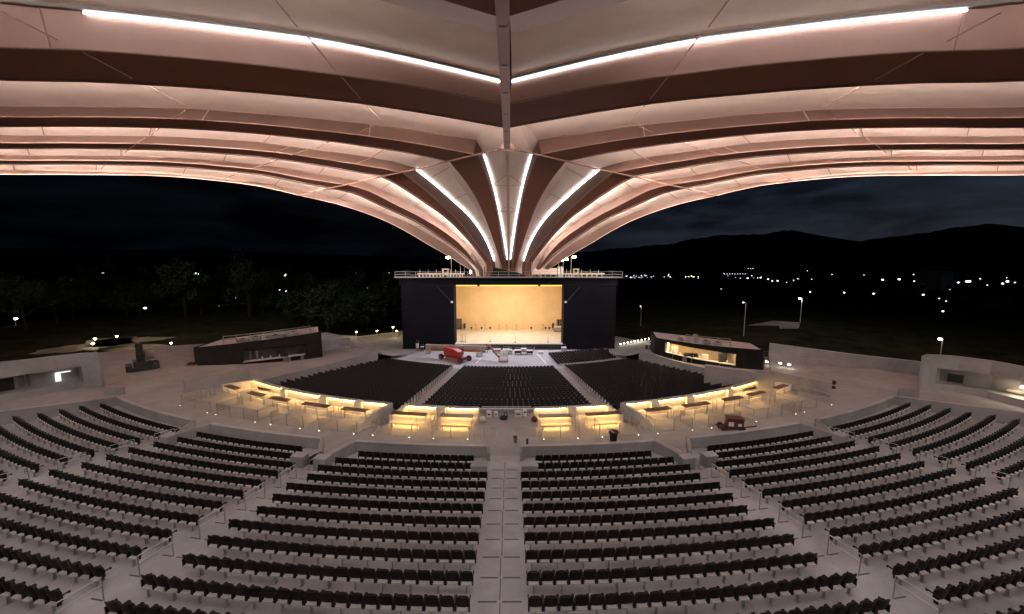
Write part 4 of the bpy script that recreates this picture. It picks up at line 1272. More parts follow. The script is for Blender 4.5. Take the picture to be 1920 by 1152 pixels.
# concrete buildings at both ends
def end_building(s, label):
    zb = -0.15
    zt = 3.75
    top = [(1728, 668), (1736, 665.5), (1760, 665.8), (1800, 669), (1860, 677), (1920, 688), (2000, 704)] if s > 0 else \
          [(190, 663.5), (183, 661), (150, 663), (100, 668.5), (50, 675), (0, 681.5), (-90, 694)]
    P = [at_z(x, y, zt) for x, y in top]
    e = thing('concrete_building', (P[0].x, P[0].y, zb), label, 'building', None)
    F = [Vector((p.x, p.y, 0)) for p in P]
    out = Vector((s * 0.85, 0.5, 0)).normalized()
    # recess between base heights
    r0, r1 = 0.55, 2.25
    i0, i1 = 2, len(F) - 1
    mb = MB()
    def q4(a, b, z0, z1): mb.quad((a.x, a.y, z0), (b.x, b.y, z0), (b.x, b.y, z1), (a.x, a.y, z1))
    for k in range(len(F) - 1):
        if k >= i0:
            q4(F[k], F[k + 1], zb - 0.4, r0); q4(F[k], F[k + 1], r1, zt)
        else:
            q4(F[k], F[k + 1], zb - 0.4, zt)
    q4(F[0], F[0] + out * 2.4, zb - 0.4, zt)
    mb.build('wall', M['wallc'], e)
    dp = out * 1.6
    mb = MB()
    for k in range(i0, i1):
        a, b = F[k], F[k + 1]
        q4(a + dp, b + dp, r0 - 0.4, r1)
        mb.quad((a.x, a.y, r1), (b.x, b.y, r1), (b.x + dp.x, b.y + dp.y, r1), (a.x + dp.x, a.y + dp.y, r1))
        mb.quad((a.x, a.y, r0), (b.x, b.y, r0), (b.x + dp.x, b.y + dp.y, r0), (a.x + dp.x, a.y + dp.y, r0))
    a = F[i0]
    q4(a, a + dp, r0, r1)
    mb.build('recess', M['wallc'], e)
    mb = MB()
    th = out * 0.35
    for k in range(len(F) - 1):
        a, b = F[k], F[k + 1]
        mb.quad((a.x, a.y, zt), (b.x, b.y, zt), (b.x + th.x, b.y + th.y, zt), (a.x + th.x, a.y + th.y, zt))
        mb.quad((b.x + th.x, b.y + th.y, zt), (a.x + th.x, a.y + th.y, zt), (a.x + th.x, a.y + th.y, zt - 0.4), (b.x + th.x, b.y + th.y, zt - 0.4))
    mb.build('parapet', M['concrete'], e)
    mb = MB()
    n0 = [Vector((p.x + th.x, p.y + th.y, zt - 0.4)) for p in F]
    n1 = [Vector((p.x + out.x * 2.4, p.y + out.y * 2.4, zt - 0.4)) for p in F]
    mb.strip(n0, n1)
    mb.strip(n1, [Vector((p.x, p.y, zb - 1.0)) for p in n1]); mb.build('roof', M['soil'], e)
    return e, F, out
eLB, FLB, outL = end_building(-1, 'pale concrete building with a long recess and bright doorway light, left edge')
eRB, FRB, outR = end_building(1, 'pale concrete building with a black opening in its long recess, right edge')
def on_face(F, out, px, py, dep, z):
    p = at_z(px, py, z)
    return p
# right: black opening and warm bulkhead, set on the back of the recess
def recess_rect(F, out, pxs, zs, mk, name, parent, dep=1.55):
    # intersect rays with the recess back face
    P = []
    f0, f1 = F[2] + out * dep, F[5] + out * dep
    d = f1 - f0
    nrm = Vector((d.y, -d.x, 0)).normalized()
    for x, y in pxs:
        r = ray(x, y)
        t = (f0 - CAMP).dot(nrm) / r.dot(nrm)
        P.append(CAMP + r * t)
    a, b = P[0], P[1]
    mb = MB()
    z0, z1 = zs
    u = -nrm if nrm.dot(out) > 0 else nrm
    u = u * 0.06
    mb.prism([a, b, b + u, a + u], z0, z1)
    return mb.build(name, M[mk], parent), P
o, P = recess_rect(FRB, outR, [(1774, 728), (1804, 730)], (0.75, 1.65), 'black', 'opening', eRB)
o, P = recess_rect(FLB, outL, [(-20, 730), (28, 728)], (0.6, 1.9), 'rubber', 'opening', eLB)
for (x0, x1) in ((35, 47), (52, 58)):
    o, P = recess_rect(FLB, outL, [(x0, 722), (x1, 722)], (0.7, 2.0), 'roomdim', 'opening', eLB)
o, P = recess_rect(FLB, outL, [(105, 720), (116, 720)], (0.72, 1.62), 'litpane', 'lit_doorway', eLB)
o, P = recess_rect(FLB, outL, [(105, 712), (134, 710)], (1.62, 1.72), 'litpane', 'lit_lintel', eLB)
o, P = recess_rect(FRB, outR, [(1886, 736), (1935, 742)], (0.85, 1.12), 'roomdim', 'serving_shelf', eRB, 1.2)
e = thing('bulkhead_light', (FRB[5].x, FRB[5].y, 0), 'small bright wall light in the recess of the right concrete building', 'light')
o, P = recess_rect(FRB, outR, [(1914, 730), (1926, 731)], (1.42, 1.62), 'lampw', 'lens', e, 1.3)
o, P = recess_rect(FRB, outR, [(1912, 730), (1928, 731)], (1.36, 1.68), 'steel', 'housing', e, 1.42)
pl = bpy.data.lights.new('bulkhead_glow', 'POINT'); pl.energy = 60; pl.color = (1, 0.78, 0.5); pl.shadow_soft_size = 0.2
po = bpy.data.objects.new('bulkhead_glow', pl); COL.objects.link(po); po.location = P[0] - outR * 0.8 + Vector((0, 0, 0.0))

# ------------------------------------------------------------------ machine near the left plaza path
p = plaza_pt(268, 692)
e = thing('skid_loader', p, 'dark tracked loader with its arm raised, parked on the left plaza', 'loader')
rz = R_(47)
def l2(x, y, z): return Vector((p.x + x * math.cos(rz) - y * math.sin(rz), p.y + x * math.sin(rz) + y * math.cos(rz), p.z + z))
for s in (-1, 1):
    mb = MB()
    prof_ = [(-1.3, 0.25), (-1.0, 0.0), (1.0, 0.0), (1.3, 0.25), (1.2, 0.75), (-1.2, 0.8)]
    f0 = [l2(s * 1.25 - 0.3, a, h) for a, h in prof_]; f1 = [l2(s * 1.25 + 0.3, a, h) for a, h in prof_]
    k = len(prof_); mb.v += [tuple(q) for q in f0 + f1]
    mb.f.append(tuple(range(k))); mb.f.append(tuple(k + i for i in reversed(range(k))))
    for i in range(k): mb.f.append((i, k + i, k + (i + 1) % k, (i + 1) % k))
    mb.build('track', M['rubber'], e, bevel=0.05)
mb = MB(); mb.box(l2(0, 0.1, 0.8), (1.7, 2.2, 0.7), rz); mb.build('chassis', M['black'], e, bevel=0.06)
mb = MB(); mb.box(l2(0.75, 0.5, 1.75), (0.95, 1.2, 1.3), rz, tap=0.9); mb.build('cab', M['roomdim'], e, bevel=0.06)
mb = MB(); mb.box(l2(-0.15, -0.7, 1.3), (0.75, 0.5, 1.7), rz); mb.build('mast', M['brown'], e, bevel=0.05)
mb = MB(); mb.box(l2(-0.15, -0.4, 2.7), (0.7, 0.5, 1.6), rz, R_(-8)); mb.build('arm', M['brown'], e, bevel=0.05)
mb = MB(); mb.box(l2(0, -1.3, 0.3), (2.6, 0.25, 0.5), rz); mb.build('blade', M['black'], e)

# small clutter on the plaza
def clutter(px, py, name, label, cat, kind):
    q = plaza_pt(px, py)
    e = thing(name, q, label, cat)
    if kind == 'pots':
        for k in range(3):
            mb = MB(); mb.lathe(q + Vector((0.3 * k - 0.3, 0.1 * (k % 2), 0)), [(0.16, 0), (0.22, 0.4), (0.2, 0.5), (0.05, 0.55)], 10); mb.build('canister', M['pale' if k % 2 else 'black'], e)
    elif kind == 'pallet':
        mb = MB(); mb.box(q + Vector((0, 0, 0.12)), (1.2, 0.9, 0.14)); mb.build('pallet_deck', M['roomdim'], e)
        mb = MB(); mb.box(q + Vector((0, 0, 0.3)), (0.9, 0.6, 0.25)); mb.build('load', M['brown'], e)
    elif kind == 'chairs':
        for k in range(2):
            mb = MB(); mb.box(q + Vector((0.8 * k, 0, 0.45)), (0.5, 0.5, 0.06)); mb.box(q + Vector((0.8 * k, 0.25, 0.75)), (0.5, 0.06, 0.6)); mb.build('seat', M['black'], e)
            mb = MB()
            for dx in (-.2, .2):
                for dy in (-.2, .2): mb.box(q + Vector((0.8 * k + dx, dy, 0.22)), (0.05, 0.05, 0.44))
            mb.build('leg', M['black'], e)
clutter(563, 674, 'canister_set', 'small pale and black canisters below the unlit pavilion hatch', 'canisters', 'pots')
clutter(361, 686, 'loaded_pallet', 'low loaded pallet at the left corner of the unlit pavilion', 'pallet', 'pallet')
clutter(1213, 658, 'chair_pair', 'dark chairs standing left of the lit pavilion', 'chairs', 'chairs')
# dark trestle by the left plain wall
q = plaza_pt(383, 745)
e = thing('trestle', q, 'grey trestle standing in front of the plain pale wall', 'trestle')
mb = MB(); mb.box(q + Vector((0, 0, 0.95)), (0.9, 0.12, 0.10), 0.3); mb.build('beam', M['steel'], e)
for dx in (-0.45, 0.45):
    for dy in (-0.25, 0.25):
        mb = MB(); mb.tube([q + Vector((dx, dy, 0)), q + Vector((dx * 0.9, 0, 0.95))], 0.03); mb.build('leg', M['steel'], e)
q = at_z(1561, 733, -0.4)
e = thing('speaker_pair', q, 'black speaker boxes on the end of the right planter wall', 'loudspeaker')
for h in (0.35, 0.95):
    mb = MB(); mb.box((q.x, q.y, q.z + h), (0.35, 0.35, 0.42)); mb.build('cabinet', M['black'], e, bevel=0.03)
mb = MB(); mb.box((q.x - 0.25, q.y, q.z + 0.6), (0.08, 0.08, 1.3)); mb.build('bracket', M['steel'], e)
q = plaza_pt(1437, 672)
e = thing('a_frame_ladder', plaza_pt(1438, 692), 'grey step ladder leaning at the boundary wall right of the lit pavilion', 'ladder')
b0 = plaza_pt(1438, 692)
for dx in (-0.45, 0.45):
    mb = MB(); mb.tube([b0 + Vector((dx, 0, 0)), b0 + Vector((dx * 0.5, 0.5, 2.6))], 0.04); mb.build('stile', M['black'], e)
mb = MB()
for k in range(7):
    t = (k + 1) / 8
    mb.tube([b0 + Vector((-0.45 + 0.225 * t, 0.5 * t, 2.6 * t)), b0 + Vector((0.45 - 0.225 * t, 0.5 * t, 2.6 * t))], 0.025, 4)
mb.build('rungs', M['black'], e)
# hoop on left retaining wall
q = at_y(712, 665, 63.2)
mb = MB(); mb.tube([q + Vector((0.35 * math.cos(t * 0.42), 0.05 * math.sin(t * 0.42), 0.35 * math.sin(t * 0.42))) for t in range(16)], 0.035)
tag(mb.build('hose_ring', M['rubber'], smooth=True), 'dark ring hanging on the pale left retaining wall', 'ring')

# ------------------------------------------------------------------ canopy
FK = [(-90, 10.5), (-40, 11.6), (0, 12.2), (20, 12.7), (30, 13.0), (38, 13.05), (44, 12.75), (50, 11.85), (55, 10.45), (60, 8.55), (65, 6.15), (70, 3.15), (74, 0.35), (76, -1.35), (77.5, -3.0), (84, -14)]
def Fz(Y):
    for (a, b), (c, d) in zip(FK[:-1], FK[1:]):
        if Y <= c:
            t = (Y - a) / (c - a)
            # smooth with neighbouring slopes (hermite)
            i = FK.index((a, b))
            m0 = ((d - b) / (c - a)) if i == 0 else (d - FK[i - 1][1]) / (c - FK[i - 1][0])
            m1 = ((d - b) / (c - a)) if i + 2 >= len(FK) else (FK[i + 2][1] - b) / (FK[i + 2][0] - a)
            h = c - a
            return (2 * t**3 - 3 * t * t + 1) * b + (t**3 - 2 * t * t + t) * h * m0 + (-2 * t**3 + 3 * t * t) * d + (t**3 - t * t) * h * m1
    return FK[-1][1]
def on_roof(px, py, d=0.0):
    r = ray(px, py)
    lo, hi = 3.0, 83.0
    k = r.z / r.y
    for _ in range(50):
        m = (lo + hi) / 2
        if Fz(m) + d - k * m > 0: lo = m
        else: hi = m
    Y = (lo + hi) / 2
    t = Y / r.y
    return CAMP + r * t
def Z1(L): return [(560 + x / 3.9725, 230 + y / 3.9725) for x, y in L]
def resample(P, n):
    L = [0.0]
    for a, b in zip(P[:-1], P[1:]): L.append(L[-1] + (b - a).length)
    out = []
    for k in range(n):
        s = L[-1] * k / (n - 1)
        i = 0
        while i < len(L) - 2 and L[i + 1] < s: i += 1
        t = (s - L[i]) / max(1e-9, L[i + 1] - L[i])
        p0 = P[max(i - 1, 0)]; p1 = P[i]; p2 = P[i + 1]; p3 = P[min(i + 2, len(P) - 1)]
        # centripetal-ish catmull rom
        m1 = (p2 - p0) * 0.5; m2 = (p3 - p1) * 0.5
        h = (p2 - p1).length
        if m1.length > h * 1.2: m1 = m1 * (h * 1.2 / m1.length)
        if m2.length > h * 1.2: m2 = m2 * (h * 1.2 / m2.length)
        out.append(p1 * (2 * t**3 - 3 * t * t + 1) + m1 * (t**3 - 2 * t * t + t) + p2 * (-2 * t**3 + 3 * t * t) + m2 * (t**3 - t * t))
    return out
N1, N2 = 26, 22
def dl(d, k, n):  # depth along list
    if isinstance(d, tuple): return d[0] + (d[1] - d[0]) * k / max(1, n - 1)
    return d
def curve(outer, hub, d_out, d_hub, ext=28.0, brk=False):
    P = [on_roof(x, y, dl(d_out, k, len(outer))) for k, (x, y) in enumerate(outer)]
    v = (P[0] - P[1]).normalized()
    P = [P[0] + v * ext + Vector((0, -ext * 0.10, -0.4))] + P
    A = resample(P, N1)
    if hub:
        Q = [on_roof(x, y, dl(d_hub, k, len(hub))) for k, (x, y) in enumerate(hub)]
        if not brk: Q = [P[-1]] + Q
        e = Q[-1].copy(); e.z = 10.8; e.y += 0.5
        Q.append(e)
        R = resample(Q, N2)
        A = A + (R[1:] if not brk else resample(Q, N2 - 1))
    return A
RIB = {}
RIB[1] = dict(
    B=curve([(0, 327), (160, 327.5), (320, 331), (480, 348), (560, 366.5)], Z1([(300, 610), (600, 712), (800, 810), (960, 905), (1100, 985), (1220, 1060), (1300, 1115)]), 0, 0),
    A=curve([(0, 319), (160, 320.5), (320, 325), (480, 341.5), (555, 356), (590, 361)], Z1([(300, 570), (500, 625), (700, 700), (830, 755), (1050, 880), (1150, 945), (1260, 1040), (1320, 1110)]), (0.8, 0.9), (0.9, 0.4)))
RIB[2] = dict(
    A=curve([(0, 291), (160, 292.3), (320, 296), (480, 309), (560, 320), (610, 329.4), (656, 336.5), (679.5, 339.5)], Z1([(640, 510), (800, 590), (1030, 730), (1200, 860), (1280, 950), (1340, 1040), (1375, 1105)]), (1.1, 1.3), (1.3, 0.5)),
    B=curve([(0, 300.5), (160, 301), (320, 304), (480, 318), (560, 332.7), (610, 340.8), (647, 346.3)], Z1([(500, 500), (700, 600), (900, 700), (1080, 810), (1200, 905), (1290, 1010), (1350, 1100)]), 0, 0),
    C=curve([(0, 309.5), (160, 310), (320, 314), (480, 328), (560, 343.3), (614, 353.4)], Z1([(400, 530), (600, 620), (880, 750), (1080, 880), (1200, 970), (1300, 1060), (1345, 1110)]), 0, 0))
RIB[3] = dict(
    A=curve([(0, 254), (160, 254.5), (320, 257), (480, 266.5), (560, 277.3), (661, 290.4), (736, 303.5), (780, 315.6)], Z1([(1000, 440), (1120, 545), (1290, 710), (1400, 880), (1465, 1060)]), (1.6, 1.8), (1.7, 0.6)),
    B=curve([(0, 268), (160, 268.3), (320, 271.5), (480, 282), (560, 291.7), (661, 307), (736, 319.5), (754, 323.6)], Z1([(900, 470), (1050, 600), (1200, 745), (1330, 910), (1400, 1000), (1440, 1060)]), 0, 0),
    C=curve([(0, 280), (160, 280.3), (320, 283.5), (480, 295), (560, 305.5), (635, 318), (712, 332)], Z1([(700, 450), (890, 570), (1100, 720), (1260, 880), (1340, 980), (1390, 1050)]), 0, 0))
RIB[4] = dict(
    A=curve([(0, 200), (160, 200.7), (320, 203.5), (480, 213), (640, 228), (746, 240), (837, 253.5), (893, 263.5)], Z1([(1375, 228), (1440, 430), (1490, 640), (1525, 830), (1560, 1060)]), (1.9, 2.0), (1.7, 0.6), brk=True),
    B=curve([(0, 219), (160, 219.5), (320, 222.5), (480, 233), (640, 249.5), (740, 262.5), (840, 280), (887, 289)], Z1([(1335, 238), (1400, 400), (1460, 600), (1500, 800), (1530, 1000), (1545, 1090)]), 0, 0, brk=True),
    C=curve([(0, 239), (160, 238.5), (320, 241.5), (480, 251.5), (640, 269.5), (740, 284), (800, 295), (843, 304)], Z1([(1250, 450), (1350, 620), (1430, 820), (1490, 1000), (1515, 1085)]), 0, 0))
RIB[5] = dict(
    A=curve([(0, 2), (143, 16), (333, 37), (567, 67.5), (640, 80), (790, 112), (937, 148)], None, 2.0, 0),
    B=curve([(0, 89), (160, 94), (320, 106), (480, 121.5), (640, 141.5), (790, 164), (943, 195)], None, 0, 0),
    C=curve([(0, 152), (160, 155), (320, 163), (480, 175.5), (640, 191), (790, 213), (943, 240)], None, 0, 0))
def shifted(L, dy, sc_=1.0):
    out = []
    for p in L:
        q = Vector((p.x * sc_, p.y + dy, p.z))
        q.z = p.z + Fz(q.y) - Fz(p.y)
        out.append(q)
    return out
RIB[6] = dict(A=shifted(RIB[5]['A'], -17), B=shifted(RIB[5]['B'], -17), C=shifted(RIB[5]['C'], -17))
RIB[7] = dict(A=shifted(RIB[5]['A'], -34), B=shifted(RIB[5]['B'], -34), C=shifted(RIB[5]['C'], -34))
for j_ in (8, 9): RIB[j_] = dict((n_, shifted(RIB[5][n_], -17 * (j_ - 5))) for n_ in 'ABC')
NF = N1 + N2 - 1
# rib 1: thin fascia
RIB[1]['C'] = [p + Vector((-0.25, 0.55, 0.05)) for p in RIB[1]['B']]
cn = thing('canopy', (0, 77.5, TZ), 'huge pinkish folded canopy fanning out from the stage roof', 'canopy')
cn['kind'] = 'thing'
def mir(L, s): return [Vector((p.x * -s, p.y, p.z)) for p in L] if s > 0 else L
FR_ = {2: 0.06, 3: 0.06, 4: 0.16, 5: 0.10, 6: 0.42, 7: 0.42, 8: 0.42, 9: 0.42}
FR_hub = {2: 0.06, 3: 0.06, 4: 0.36}
def ribbon(mb, L, w, up=Vector((0, 0, 1)), th=0.05, off=0.0):
    """square section bar along L"""
    k = len(L)
    a = [p + Vector((0, 0, off)) for p in L]
    tang = [(L[min(i + 1, k - 1)] - L[max(i - 1, 0)]) for i in range(k)]
    sd = []
    for t in tang:
        s_ = Vector((t.y, -t.x, 0))
        sd.append(s_.normalized() * (w / 2) if s_.length > 1e-6 else Vector((w / 2, 0, 0)))
    h = Vector((0, 0, th / 2))
    c = [[a[i] - sd[i] - h for i in range(k)], [a[i] + sd[i] - h for i in range(k)], [a[i] + sd[i] + h for i in range(k)], [a[i] - sd[i] + h for i in range(k)]]
    for i in range(4): mb.strip(c[i], c[(i + 1) % 4])
DCUR = {}
for j in range(9, 0, -1):
    A, B, C = RIB[j]['A'], RIB[j]['B'], RIB[j]['C']
    for s in (-1, 1):
        mA, mB, mC = mir(A, s), mir(B, s), mir(C, s)
        mb = MB(); mb.strip2(mA, mB)
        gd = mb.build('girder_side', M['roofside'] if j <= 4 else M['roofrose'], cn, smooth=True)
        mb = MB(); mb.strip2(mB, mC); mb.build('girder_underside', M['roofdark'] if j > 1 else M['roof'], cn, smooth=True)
        # flange lip along the lower near edge
        mb = MB(); ribbon(mb, mB, 0.16, th=0.07, off=-0.02); mb.build('flange', M['rooftrim'] if j > 1 else M['roof'], cn)
        # trim lip where the soffit meets the girder
        if j in (2, 3, 4):
            k0 = 0
            mb = MB(); ribbon(mb, mA[:N1 - 1], 0.16, th=0.32, off=-0.10); mb.build('soffit_trim', M['rooftrim'], cn)
        if j == 1:
            mb = MB(); mb.strip(mC, [Vector((c.x, c.y, a.z)) for a, c in zip(mA, mC)]); mb.strip([Vector((c.x, c.y, a.z)) for a, c in zip(mA, mC)], mA); mb.build('fascia', M['roof'], cn, smooth=True)
    if j == 1: continue
    nxt = RIB[j - 1]['A']
    n = len(C)
    T = nxt if len(nxt) == n else resample(nxt[:N1], n)
    D = []
    for k in range(n):
        if len(nxt) == n and n > N1 and k >= N1 - 1:
            w_ = min(1.0, (k - N1 + 1) / 4.0)
            f = FR_[j] * (1 - w_) + FR_hub.get(j, 0.06) * w_
        else:
            f = FR_[j]
        q = C[k].lerp(T[k], f)
        dj = (A[k].z - B[k].z) if len(A) == n else 1.0
        zz = C[k].z + (T[k].z - C[k].z) * f
        q.z = max(zz, C[k].z + max(0.25, min(2.0, dj)) * 0.95)
        D.append(q)
    # ledge: the underside runs past the far wall and carries the cove LED
    tg = [(C[min(k + 1, n - 1)] - C[max(k - 1, 0)]).normalized() for k in range(n)]
    ee = [(T[k] - C[k]).normalized() for k in range(n)]
    uu = []
    for k in range(n):
        u = tg[k].cross(ee[k])
        u = u.normalized() if u.length > 1e-6 else Vector((0, 0, 1))
        uu.append(u if u.z > 0 else -u)
    ww = [min(0.45, 0.40 * (C[k] - (B[k] if len(B) == n else C[k])).length) for k in range(n)]
    if j == 4: ww = [w_ * max(0.0, min(1.0, (N1 + 1 - k) / 4.0)) for k, w_ in enumerate(ww)]
    if j >= 6: ww = [0.0] * n
    W = [C[k] - ee[k] * ww[k] + uu[k] * (0.02 if ww[k] else 0) for k in range(n)]
    D = [D[k] - ee[k] * ww[k] for k in range(n)]
    DCUR[j] = D
    for s in (-1, 1):
        mC, mD, mT, mW = mir(C, s), mir(D, s), mir(T, s), mir(W, s)
        mb = MB(); mb.strip2(mW, mD); mb.build('girder_far_side', M['roof'], cn, smooth=True)
        mid1 = [a.lerp(b, 0.5) for a, b in zip(mD, mT)]
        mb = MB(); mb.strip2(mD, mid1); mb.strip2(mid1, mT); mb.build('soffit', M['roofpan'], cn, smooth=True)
        if j >= 6:  # these strips are out of view, added for their light alone
            L = [c + (t - c).normalized() * 0.35 + Vector((0, 0, 0.02)) for c, d, t in zip(mC, mD, mT)]
            if j == 6:
                kk = [k for k, p in enumerate(L) if (project(p) or (0, -99))[1] < -25]
                L = L[:max(kk) + 1] if kk else L[:4]
        else:
            lim = {5: n, 4: N1 - 2}.get(j, N1 + N2 - 4)
            L = mir([C[k] - ee[k] * ww[k] * 0.35 + uu[k] * 0.16 for k in range(lim)], s)
            lip = mir([C[k] + uu[k] * 0.05 for k in range(lim)], s)
            lip2 = mir([C[k] - ee[k] * 0.03 + uu[k] * 0.05 for k in range(lim)], s)
            base2 = mir([C[k] - ee[k] * 0.03 for k in range(lim)], s)
            mb = MB(); mb.strip(mC[:lim], lip); mb.strip(lip, lip2); mb.strip(lip2, base2); mb.build('cove_lip', M['roof'], cn)
        mb = MB(); ribbon(mb, L, 0.07, th=0.05); mb.build('cove_led', M['lehid7'] if j == 6 else M['lehid6'] if j >= 6 else M['lehid4'] if j == 4 else M['lehid'], cn)
        # panel seams across the soffit
        if j > 4: continue
        mb = MB()
        ks = range(3, n - 3, 4)
        for k in ks:
            a, b = mD[k] + Vector((0, 0, -0.02)), mT[k] + Vector((0, 0, -0.02))
            mb.tube([a, b], 0.035, 4)
        mb.build('panel_seam', M['rooftrim'], cn)
# soffit between rib 4 and the spine on the hub side, and the triangle at the ring
SPX = 0.20
ringY = on_roof(948, 279, 0.0).y
for s in (-1, 1):
    A4 = RIB[4]['A'][N1:]
    S4 = [Vector((-SPX, p.y if k else ringY, 0)) for k, p in enumerate(A4)]
    for k, p in enumerate(S4):
        p.y = A4[k].y + (ringY - A4[0].y) * max(0, 1 - k / 6.0)
        p.z = Fz(p.y) + CAMP.z + 0.7 if p.y < 77.2 else A4[k].z
    mb = MB(); mb.strip(mir(S4, s), mir(A4, s)); mb.build('soffit', M['roofpan'], cn, smooth=True)
    D5e, A4e, A4o = DCUR[5][-1], RIB[4]['A'][N1], RIB[4]['A'][N1 - 1]
    sp = Vector((-SPX, ringY, S4[0].z))
    A4seq = RIB[4]['A'][N1 - 7:N1]
    mb = MB()
    m3 = mir([D5e, sp, A4e, A4o], s); mb.quad(*m3); mb.build('soffit', M['roofpan'], cn)
    mb = MB(); m3 = mir([RIB[5]['C'][-1], Vector((-SPX, RIB[5]['C'][-1].y, RIB[5]['C'][-1].z)), sp, D5e], s); mb.quad(*m3); mb.build('end_plate', M['roof'], cn)
# visible LED strips, after unseen overhead ones added to light the front
for s in (-1, 1):
    for j in (6, 7, 8):
        L = [p + Vector((0, -0.10, -0.26)) for p in mir(RIB[j]['A'][4:], s)]
        mb = MB(); ribbon(mb, L, 0.17, th=0.17); mb.build('led_strip', M['lead'], cn)
    A5 = RIB[5]['A']
    k0 = min(range(len(A5)), key=lambda k: abs((project(A5[k]) or (9e9,))[0] - (146 if s < 0 else 84)))
    L = resample([p + Vector((0, -0.10, -0.26)) for p in mir(A5[k0:], s)], 61)
    for q in range(0, 60, 12):
        seg = [p.copy() for p in L[q:q + 13]]
        if q: seg[0] = seg[0].lerp(seg[1], 0.05)
        mb = MB(); ribbon(mb, seg, 0.08, th=0.08); mb.build('led_strip', M['lead'], cn)
    mb = MB()
    for q in range(0, 61, 4):
        mb.box(L[q] + Vector((0, -0.02, 0.12)), (0.08, 0.10, 0.14))
    mb.build('led_bracket', M['steel'], cn)
    L = [p + Vector((s * -0.02, -0.05, -0.22)) for p in mir(RIB[3]['A'][N1 - 1:N1 + N2 - 4], s)]
    mb = MB(); ribbon(mb, L, 0.08, th=0.08); mb.build('led_strip', M['lead'], cn)
    L = [p + Vector((0, -0.05, -0.20)) for p in mir(RIB[4]['A'][N1:N1 + N2 - 4], s)]
    mb = MB(); ribbon(mb, L, 0.08, th=0.08); mb.build('led_strip', M['lead'], cn)
    # dark rail above the near strip
    L = [p + Vector((0, -0.34, -0.10)) for p in mir(A5, s)]
    mb = MB(); ribbon(mb, L, 0.16, th=0.22); mb.build('led_channel', M['steel'], cn)
# spine
mb = MB()
Ys = [-50 + (ringY + 50) * k / 32 for k in range(33)]
for a, b in zip(Ys[:-1], Ys[1:]):
    za, zb_ = Fz(a) + CAMP.z, Fz(b) + CAMP.z
    mb.hexa([(-SPX, a, za - 0.25), (SPX, a, za - 0.25), (SPX, b, zb_ - 0.25), (-SPX, b, zb_ - 0.25), (-SPX, a, za + 2.2), (SPX, a, za + 2.2), (SPX, b, zb_ + 2.2), (-SPX, b, zb_ + 2.2)])
mb.build('spine_beam', M['roof'], cn)
for dx in (-0.27, 0.27):
    mb = MB(); ribbon(mb, [Vector((dx, y, Fz(y) + CAMP.z - 0.05)) for y in Ys], 0.16, th=0.3); mb.build('spine_flange', M['roof'], cn)
mb = MB()
Yh = [ringY + (76.8 - ringY) * k / 26 for k in range(27)]
ribbon(mb, [Vector((0, y, Fz(y) + CAMP.z + 0.35)) for y in Yh], 0.42, th=0.75); mb.build('spine_rib', M['roof'], cn)
mb = MB()
for y in [Ys[0] + 4.2 * k for k in range(23)]:
    if y < ringY - 1: mb.box((0, y, Fz(y) + CAMP.z - 0.26), (0.42, 0.10, 0.06))
mb.build('spine_joint', M['rooftrim'], cn)
# ring node and ring beam
for s in (-1, 1):
    rp = [on_roof(x, y, 0.0) for x, y in Z1([(1490, 195), (1340, 228), (1100, 284), (870, 342), (600, 400), (350, 458), (200, 490), (0, 536)])]
    rp = [Vector((0, ringY, Fz(ringY) + CAMP.z - 0.1))] + [p + Vector((0, 0, -0.12)) for p in rp]
    mb = MB(); mb.tube(mir(rp, s), 0.10, 6); mb.build('ring_beam', M['rooftrim'], cn)
mb = MB(); mb.lathe((0, ringY, Fz(ringY) + CAMP.z - 0.35), [(0.55, 0), (0.8, 0.2), (0.8, 0.6), (0.5, 0.8)], 12); mb.build('ring_node', M['roof'], cn)
for s in (-1, 1):
    mb = MB()
    q = Vector((s * 1.0, ringY - 0.4, Fz(ringY) + CAMP.z - 0.1))
    for k in range(3): mb.tube([q + Vector((s * 0.25 * k, -0.1, 0.0)), q + Vector((s * 0.25 * k, -0.1, -0.35))], 0.07, 6)
    mb.build('tie_clevis', M['rooftrim'], cn)
# tie rods (traced where they cross each bay, all hung just under the girder level)
rods = [[(0, 20), (107, 75)], [(155, 98), (248, 147)], [(275, 160), (350, 200)], [(515, -2), (557, 50)], [(575, 66), (628, 132)], [(641, 145), (676, 185)], [(687, 197), (715, 228)],
        [(346, 208), (328, 221)], [(300, 239), (284, 254)], [(272, 258), (235, 286)], [(200, 305), (190, 318)], [(703, 235), (674, 249)], [(620, 265), (594, 278)], [(580, 279), (545, 292)], [(520, 300), (474, 317)], [(440, 328), (414, 338)]]
for s in (-1, 1):
    for a, b in rods:
        p, q = on_roof(a[0], a[1], -0.03), on_roof(b[0], b[1], -0.03)
        mb = MB(); mb.tube(mir([p, q], s), 0.045, 5); mb.build('tie_rod', M['rooftrim'] if a[1] > 200 else M['roof'], cn)
# stiffener plates on the girder sides
for s in (-1, 1):
    for j, ks in ((5, (13,)), (4, (16, 21)), (3, (20, 23))):
        for k in ks:
            a, b = RIB[j]['A'][k], RIB[j]['B'][k]
            t = (RIB[j]['A'][k + 1] - RIB[j]['A'][k - 1]).normalized()
            mb = MB()
            P4 = []
            n_ = Vector((t.y, -t.x, 0)) * (1 if t.x > 0 else -1) * 0.10
            mb.hexa(mir([b - t * 0.03 , b + t * 0.03, b + t * 0.03 + n_, b - t * 0.03 + n_, a - t * 0.03, a + t * 0.03, a + t * 0.03 + n_, a - t * 0.03 + n_], s))
            mb.build('stiffener', M['roof'], cn)
